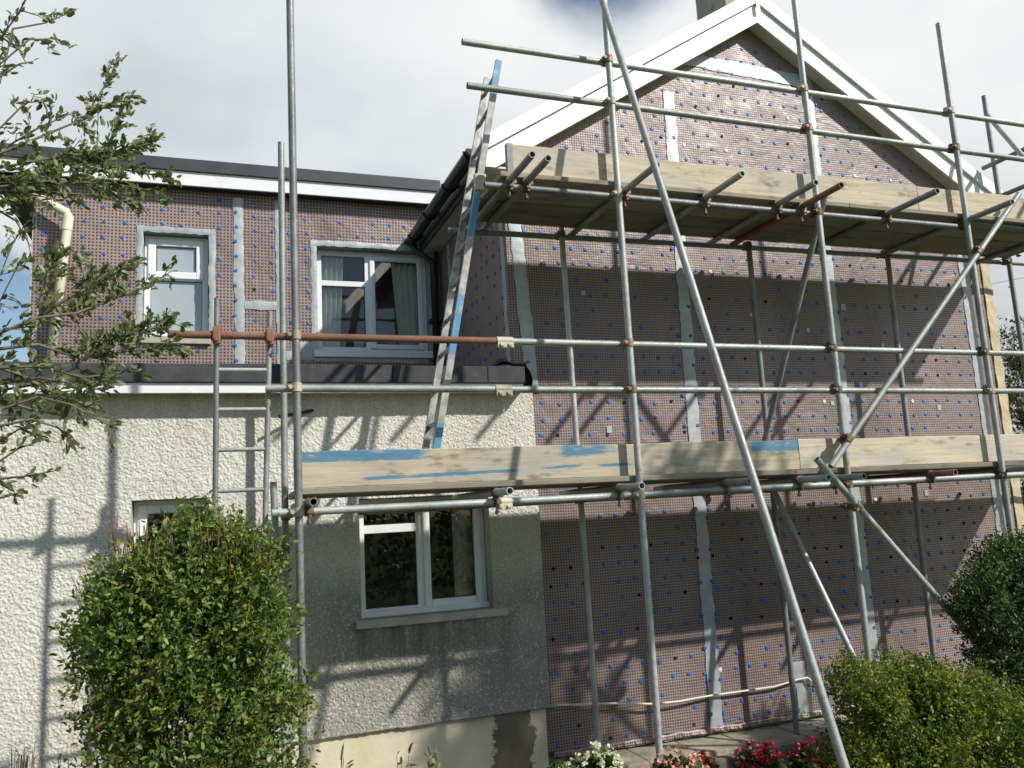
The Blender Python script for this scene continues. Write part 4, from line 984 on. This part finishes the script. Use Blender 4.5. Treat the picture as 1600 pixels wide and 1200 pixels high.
weed(672, 1212, 4.9, .12, 6, 'gold', 'bright green shoot in front of the cream plinth', 7, .06, .25)
# begonias
def begonia(px, py, Y, w, mat, label, seed, nb):
    rs = np.random.RandomState(seed); c = P(px, py, Y=Y); root = empty('begonia', (c.x, c.y, ZG)); tag(root, label, 'flower', 'begonias along the path')
    N = 420; d = rs.normal(0, 1, (N, 3)); d /= np.linalg.norm(d, axis=1)[:, None]; d[:, 2] = np.abs(d[:, 2]); R3 = np.array([w, w*.8, w*.8])
    leaf_cloud(np.array(c)+d*R3*rs.uniform(.5, .95, (N, 1))-np.array([0, 0, w*.35]), d, .05, seed, .7, parent=root, mat='begleaf', name='leaves', jitter=.4)
    d = rs.normal(0, 1, (nb, 3)); d[:, 1] -= .5; d /= np.linalg.norm(d, axis=1)[:, None]; d[:, 2] = np.abs(d[:, 2]); cen = np.array(c)+d*R3*rs.uniform(.8, 1.15, (nb, 1))
    p = np.repeat(cen, 7, 0)+rs.normal(0, .005, (nb*7, 3)); leaf_cloud(p, np.repeat(d, 7, 0)*.35, .024, seed+1, .85, parent=root, mat=mat, name='blossoms', jitter=.8)
    g = MB(); g.path([(c.x, c.y, ZG), (c.x, c.y, c.z)], .01, 6, .006); g.build('stem', MT['begleaf'], root, fix=False)
begonia(935, 1200, 4.9, .15, 'petal_white', 'creamy white begonia, leftmost of the flowers by the path', 51, 46)
begonia(885, 1212, 4.8, .07, 'petal_white', 'small white begonia left of the big white one', 58, 10)
begonia(1058, 1206, 4.9, .17, 'petal_pink', 'pale pink begonia at the foot of the scaffold standard', 52, 46)
begonia(1092, 1196, 5.15, .10, 'petal_red', 'red begonia behind the pale pink one', 53, 18)
begonia(1185, 1192, 4.9, .15, 'petal_rose', 'deep rose begonia between the pale pink flowers and the raking tube', 54, 52)
begonia(1270, 1188, 4.9, .15, 'petal_rose', 'deep rose begonia behind the foot of the raking tube', 55, 46)
begonia(1160, 1215, 4.6, .10, 'petal_rose', 'low rose begonia at the bottom edge', 56, 16)
begonia(872, 1206, 5.0, .05, 'petal_red', 'small red begonia bud below the plinth corner', 57, 4)
weed(1335, 1190, 4.6, .14, 8, 'begleaf', 'strap leaved plant under the yellow green bush', 8, .16, .12)

# overhanging tree at the left: trunk outside the picture, limbs and twigs reaching in
tree = empty('willow_tree', (-3.1, 3.0, ZG)); tag(tree, 'grey green broadleaf tree reaching in from the left edge', 'tree')
g = MB(); T0 = Vector((-3.1, 3.0, ZG)); T1 = Vector((-2.75, 3.0, .1)); T2 = Vector((-2.4, 3.05, 1.9)); T3 = Vector((-2.1, 3.1, 3.4))
g.path([T0, T0.lerp(T1, .5)+Vector((.05, 0, 0)), T1, T1.lerp(T2, .5), T2, T3], .11, 10, .02); g.build('trunk', MT['stem'], tree, fix=False)
g = MB(); lp, ln_ = [], []; rs = np.random.RandomState(77)
def limb(pts, Y0, Y1, fan, dens, reach=.16, r0=.009):
    V = [P(p[0], p[1], Y=Y0+(Y1-Y0)*i/(len(pts)-1)) for i, p in enumerate(pts)]
    s = T1.lerp(T2, min(1, max(0, (V[0].z+.6)/2.2)))
    if pts[0][0] <= 5: V = [s, s.lerp(V[0], .6)+Vector((0, 0, -.03))]+V
    g.path(V, r0*.75, 6, .0018)
    L = [0]
    for a, b in zip(V, V[1:]): L.append(L[-1]+(b-a).length)
    k0 = L[1]*.6 if pts[0][0] <= 5 else 0
    fan = int(fan*2.3)
    for i in range(fan):
        t = k0+(L[-1]-k0)*(i+rs.rand())/fan; j = max(q for q in range(len(L)-1) if L[q] <= t) if t > 0 else 0
        a, b = V[j], V[j+1]; p = a.lerp(b, (t-L[j])/(L[j+1]-L[j]+1e-9)); d = (b-a).normalized()
        tw = (d*1.0+Vector(rs.normal(0, .75, 3))).normalized(); tw.y *= .8; le = reach*rs.uniform(.4, 1.05)*(1-.45*t/L[-1])
        q1 = p+tw*le*.5+Vector(rs.normal(0, .01, 3)); q2 = p+tw*le+Vector((0, 0, rs.normal(0, .02)))
        g.path([p, q1, q2], .0022, 4, .001)
        for m in range(int(dens*1.5)):
            f = rs.uniform(.15, 1); pp = p.lerp(q1, f*2) if f < .5 else q1.lerp(q2, f*2-1)
            lp.append((pp+Vector(rs.normal(0, .006, 3)))[:]); ln_.append((tw*1.1+Vector(rs.normal(0, .42, 3)))[:])
    e = V[-1]; dd = (V[-1]-V[-2]).normalized()
    for m in range(7): lp.append((e-dd*.02*m)[:]); ln_.append((dd+Vector(rs.normal(0, .4, 3)))[:])
limb([(0, 60), (30, 20), (46, -15)], 3.0, 2.9, 7, 6)
limb([(0, 130), (20, 45), (70, 36), (118, 16)], 3.0, 3.1, 8, 7, .10)
limb([(0, 100), (45, 62), (85, 60)], 3.0, 3.1, 10, 8, .12)
limb([(0, 120), (30, 100), (52, 96)], 3.1, 3.1, 8, 8, .12)
limb([(0, 200), (40, 160), (75, 158)], 3.0, 3.1, 10, 7, .12)
limb([(0, 240), (60, 215), (130, 186), (160, 140), (185, 96)], 3.0, 3.2, 22, 8, .13)
limb([(130, 186), (165, 165), (208, 148)], 3.1, 3.2, 6, 7, .09)
limb([(0, 235), (60, 200), (110, 178)], 3.2, 3.2, 16, 9, .14)
limb([(0, 262), (90, 245), (165, 236), (178, 205), (190, 178)], 3.0, 3.2, 24, 9, .12)
limb([(90, 245), (170, 240), (205, 232), (236, 219)], 3.1, 3.2, 16, 9, .10)
limb([(0, 278), (110, 268), (190, 265), (262, 276)], 3.0, 3.2, 34, 10, .13)
limb([(0, 292), (80, 284), (170, 286), (250, 300)], 2.9, 3.0, 34, 10, .13)
limb([(0, 300), (60, 300), (150, 305), (200, 318)], 3.1, 3.1, 24, 9, .11)
limb([(0, 330), (25, 345), (45, 380)], 3.0, 3.0, 8, 6, .12)
limb([(0, 430), (20, 380), (40, 350)], 3.0, 3.0, 10, 6, .12)
limb([(0, 470), (30, 410), (60, 400)], 2.9, 2.9, 9, 5, .13)
limb([(0, 520), (60, 496), (120, 489), (170, 470), (225, 450), (268, 424)], 2.9, 3.1, 26, 7, .13, .010)
limb([(60, 496), (110, 462), (170, 435), (200, 410)], 3.0, 3.1, 14, 8, .11)
limb([(60, 480), (75, 430), (92, 395)], 3.0, 3.1, 7, 9, .10)
limb([(120, 490), (135, 440), (125, 410)], 3.0, 3.1, 6, 8, .09)
limb([(0, 545), (60, 538), (130, 562), (200, 548), (296, 543)], 2.9, 3.1, 28, 8, .13, .010)
limb([(130, 562), (180, 530), (235, 515), (268, 503)], 3.0, 3.1, 18, 9, .11)
limb([(0, 575), (60, 572), (130, 590), (220, 578)], 2.9, 2.9, 20, 7, .12)
limb([(0, 600), (60, 590), (120, 600), (165, 612)], 3.0, 3.0, 20, 7, .13)
limb([(0, 640), (60, 620), (110, 632), (176, 668)], 2.9, 2.9, 20, 7, .13)
limb([(0, 665), (50, 655), (90, 668), (125, 700)], 2.9, 2.9, 14, 6, .12)
limb([(0, 575), (40, 590), (95, 620), (150, 640)], 2.95, 3.0, 16, 9, .15)
limb([(0, 625), (50, 640), (100, 650), (150, 600)], 3.05, 3.1, 16, 9, .15)
limb([(0, 610), (60, 600), (120, 575), (170, 600)], 3.0, 3.1, 14, 9, .15)
limb([(0, 690), (30, 670), (80, 690)], 3.0, 3.0, 9, 9, .12)
limb([(0, 315), (30, 300), (80, 310)], 3.0, 3.0, 14, 9, .14)
limb([(0, 720), (30, 700), (60, 690)], 2.8, 2.8, 9, 7, .11)
limb([(0, 748), (40, 744), (84, 736)], 2.8, 2.8, 8, 7, .09)
limb([(0, 778), (12, 775), (30, 770)], 2.8, 2.8, 3, 6, .06)
g.build('branches', MT['twig'], tree, fix=False)
leaf_cloud(np.array(lp), np.array(ln_), .028, 78, .44, parent=tree, mat='salley', name='leaves', jitter=.15, curl=.3)

# far tree and hedge at the right, out-of-view hedge added behind the viewer to darken the glass reflections
bb = [B(1600, 570, 16, 1.0, 1.0, 1.1), B(1640, 600, 16, 1.3, 1.2, 1.4), B(1580, 620, 15.5, .45, .6, .6), B(1605, 660, 15.5, .7, .7, .6)]
bush('garden_tree', bb, 9000, .10, 'hedge', 'distant tree with open crown beyond the right corner of the house', 'tree', 41, 60, 'stem', .5, (P(1640, 600, Y=16).x, 16, ZG), 1.0, .9)
bb = [B(1600+i*40, 780, 13, 1.1, .8, 1.0) for i in range(4)]
bush('garden_hedge', bb, 7000, .09, 'hedge', 'dark hedge in the distance low behind the right corner', 'hedge', 42, 20, 'stem', .5, (P(1640, 780, Y=13).x, 13, ZG), .3, .4)

bb = [((5.45, 2.6, 2.3), (.62, .5, .42)), ((6.0, 2.5, 2.05), (.45, .45, .35)), ((5.1, 2.6, 1.95), (.3, .35, .22))]
bush('garden_tree', bb, 3300, .085, 'hedge', 'small loose crowned tree beyond the right edge shading the foot of the wall', 'tree', 44, 14, 'stem', .55, (6.3, 2.5, ZG), .4, .8)
bb = [((x, -4.0, -.75), (.9, .5, 1.0)) for x in np.arange(-5, 10, 1.1)]
bush('garden_hedge', bb, 16000, .12, 'hedge', 'unseen hedge added behind the viewer to darken the window reflections', 'hedge', 45, 30, 'stem', .6, (2.5, -4.0, ZG), .2, .25)
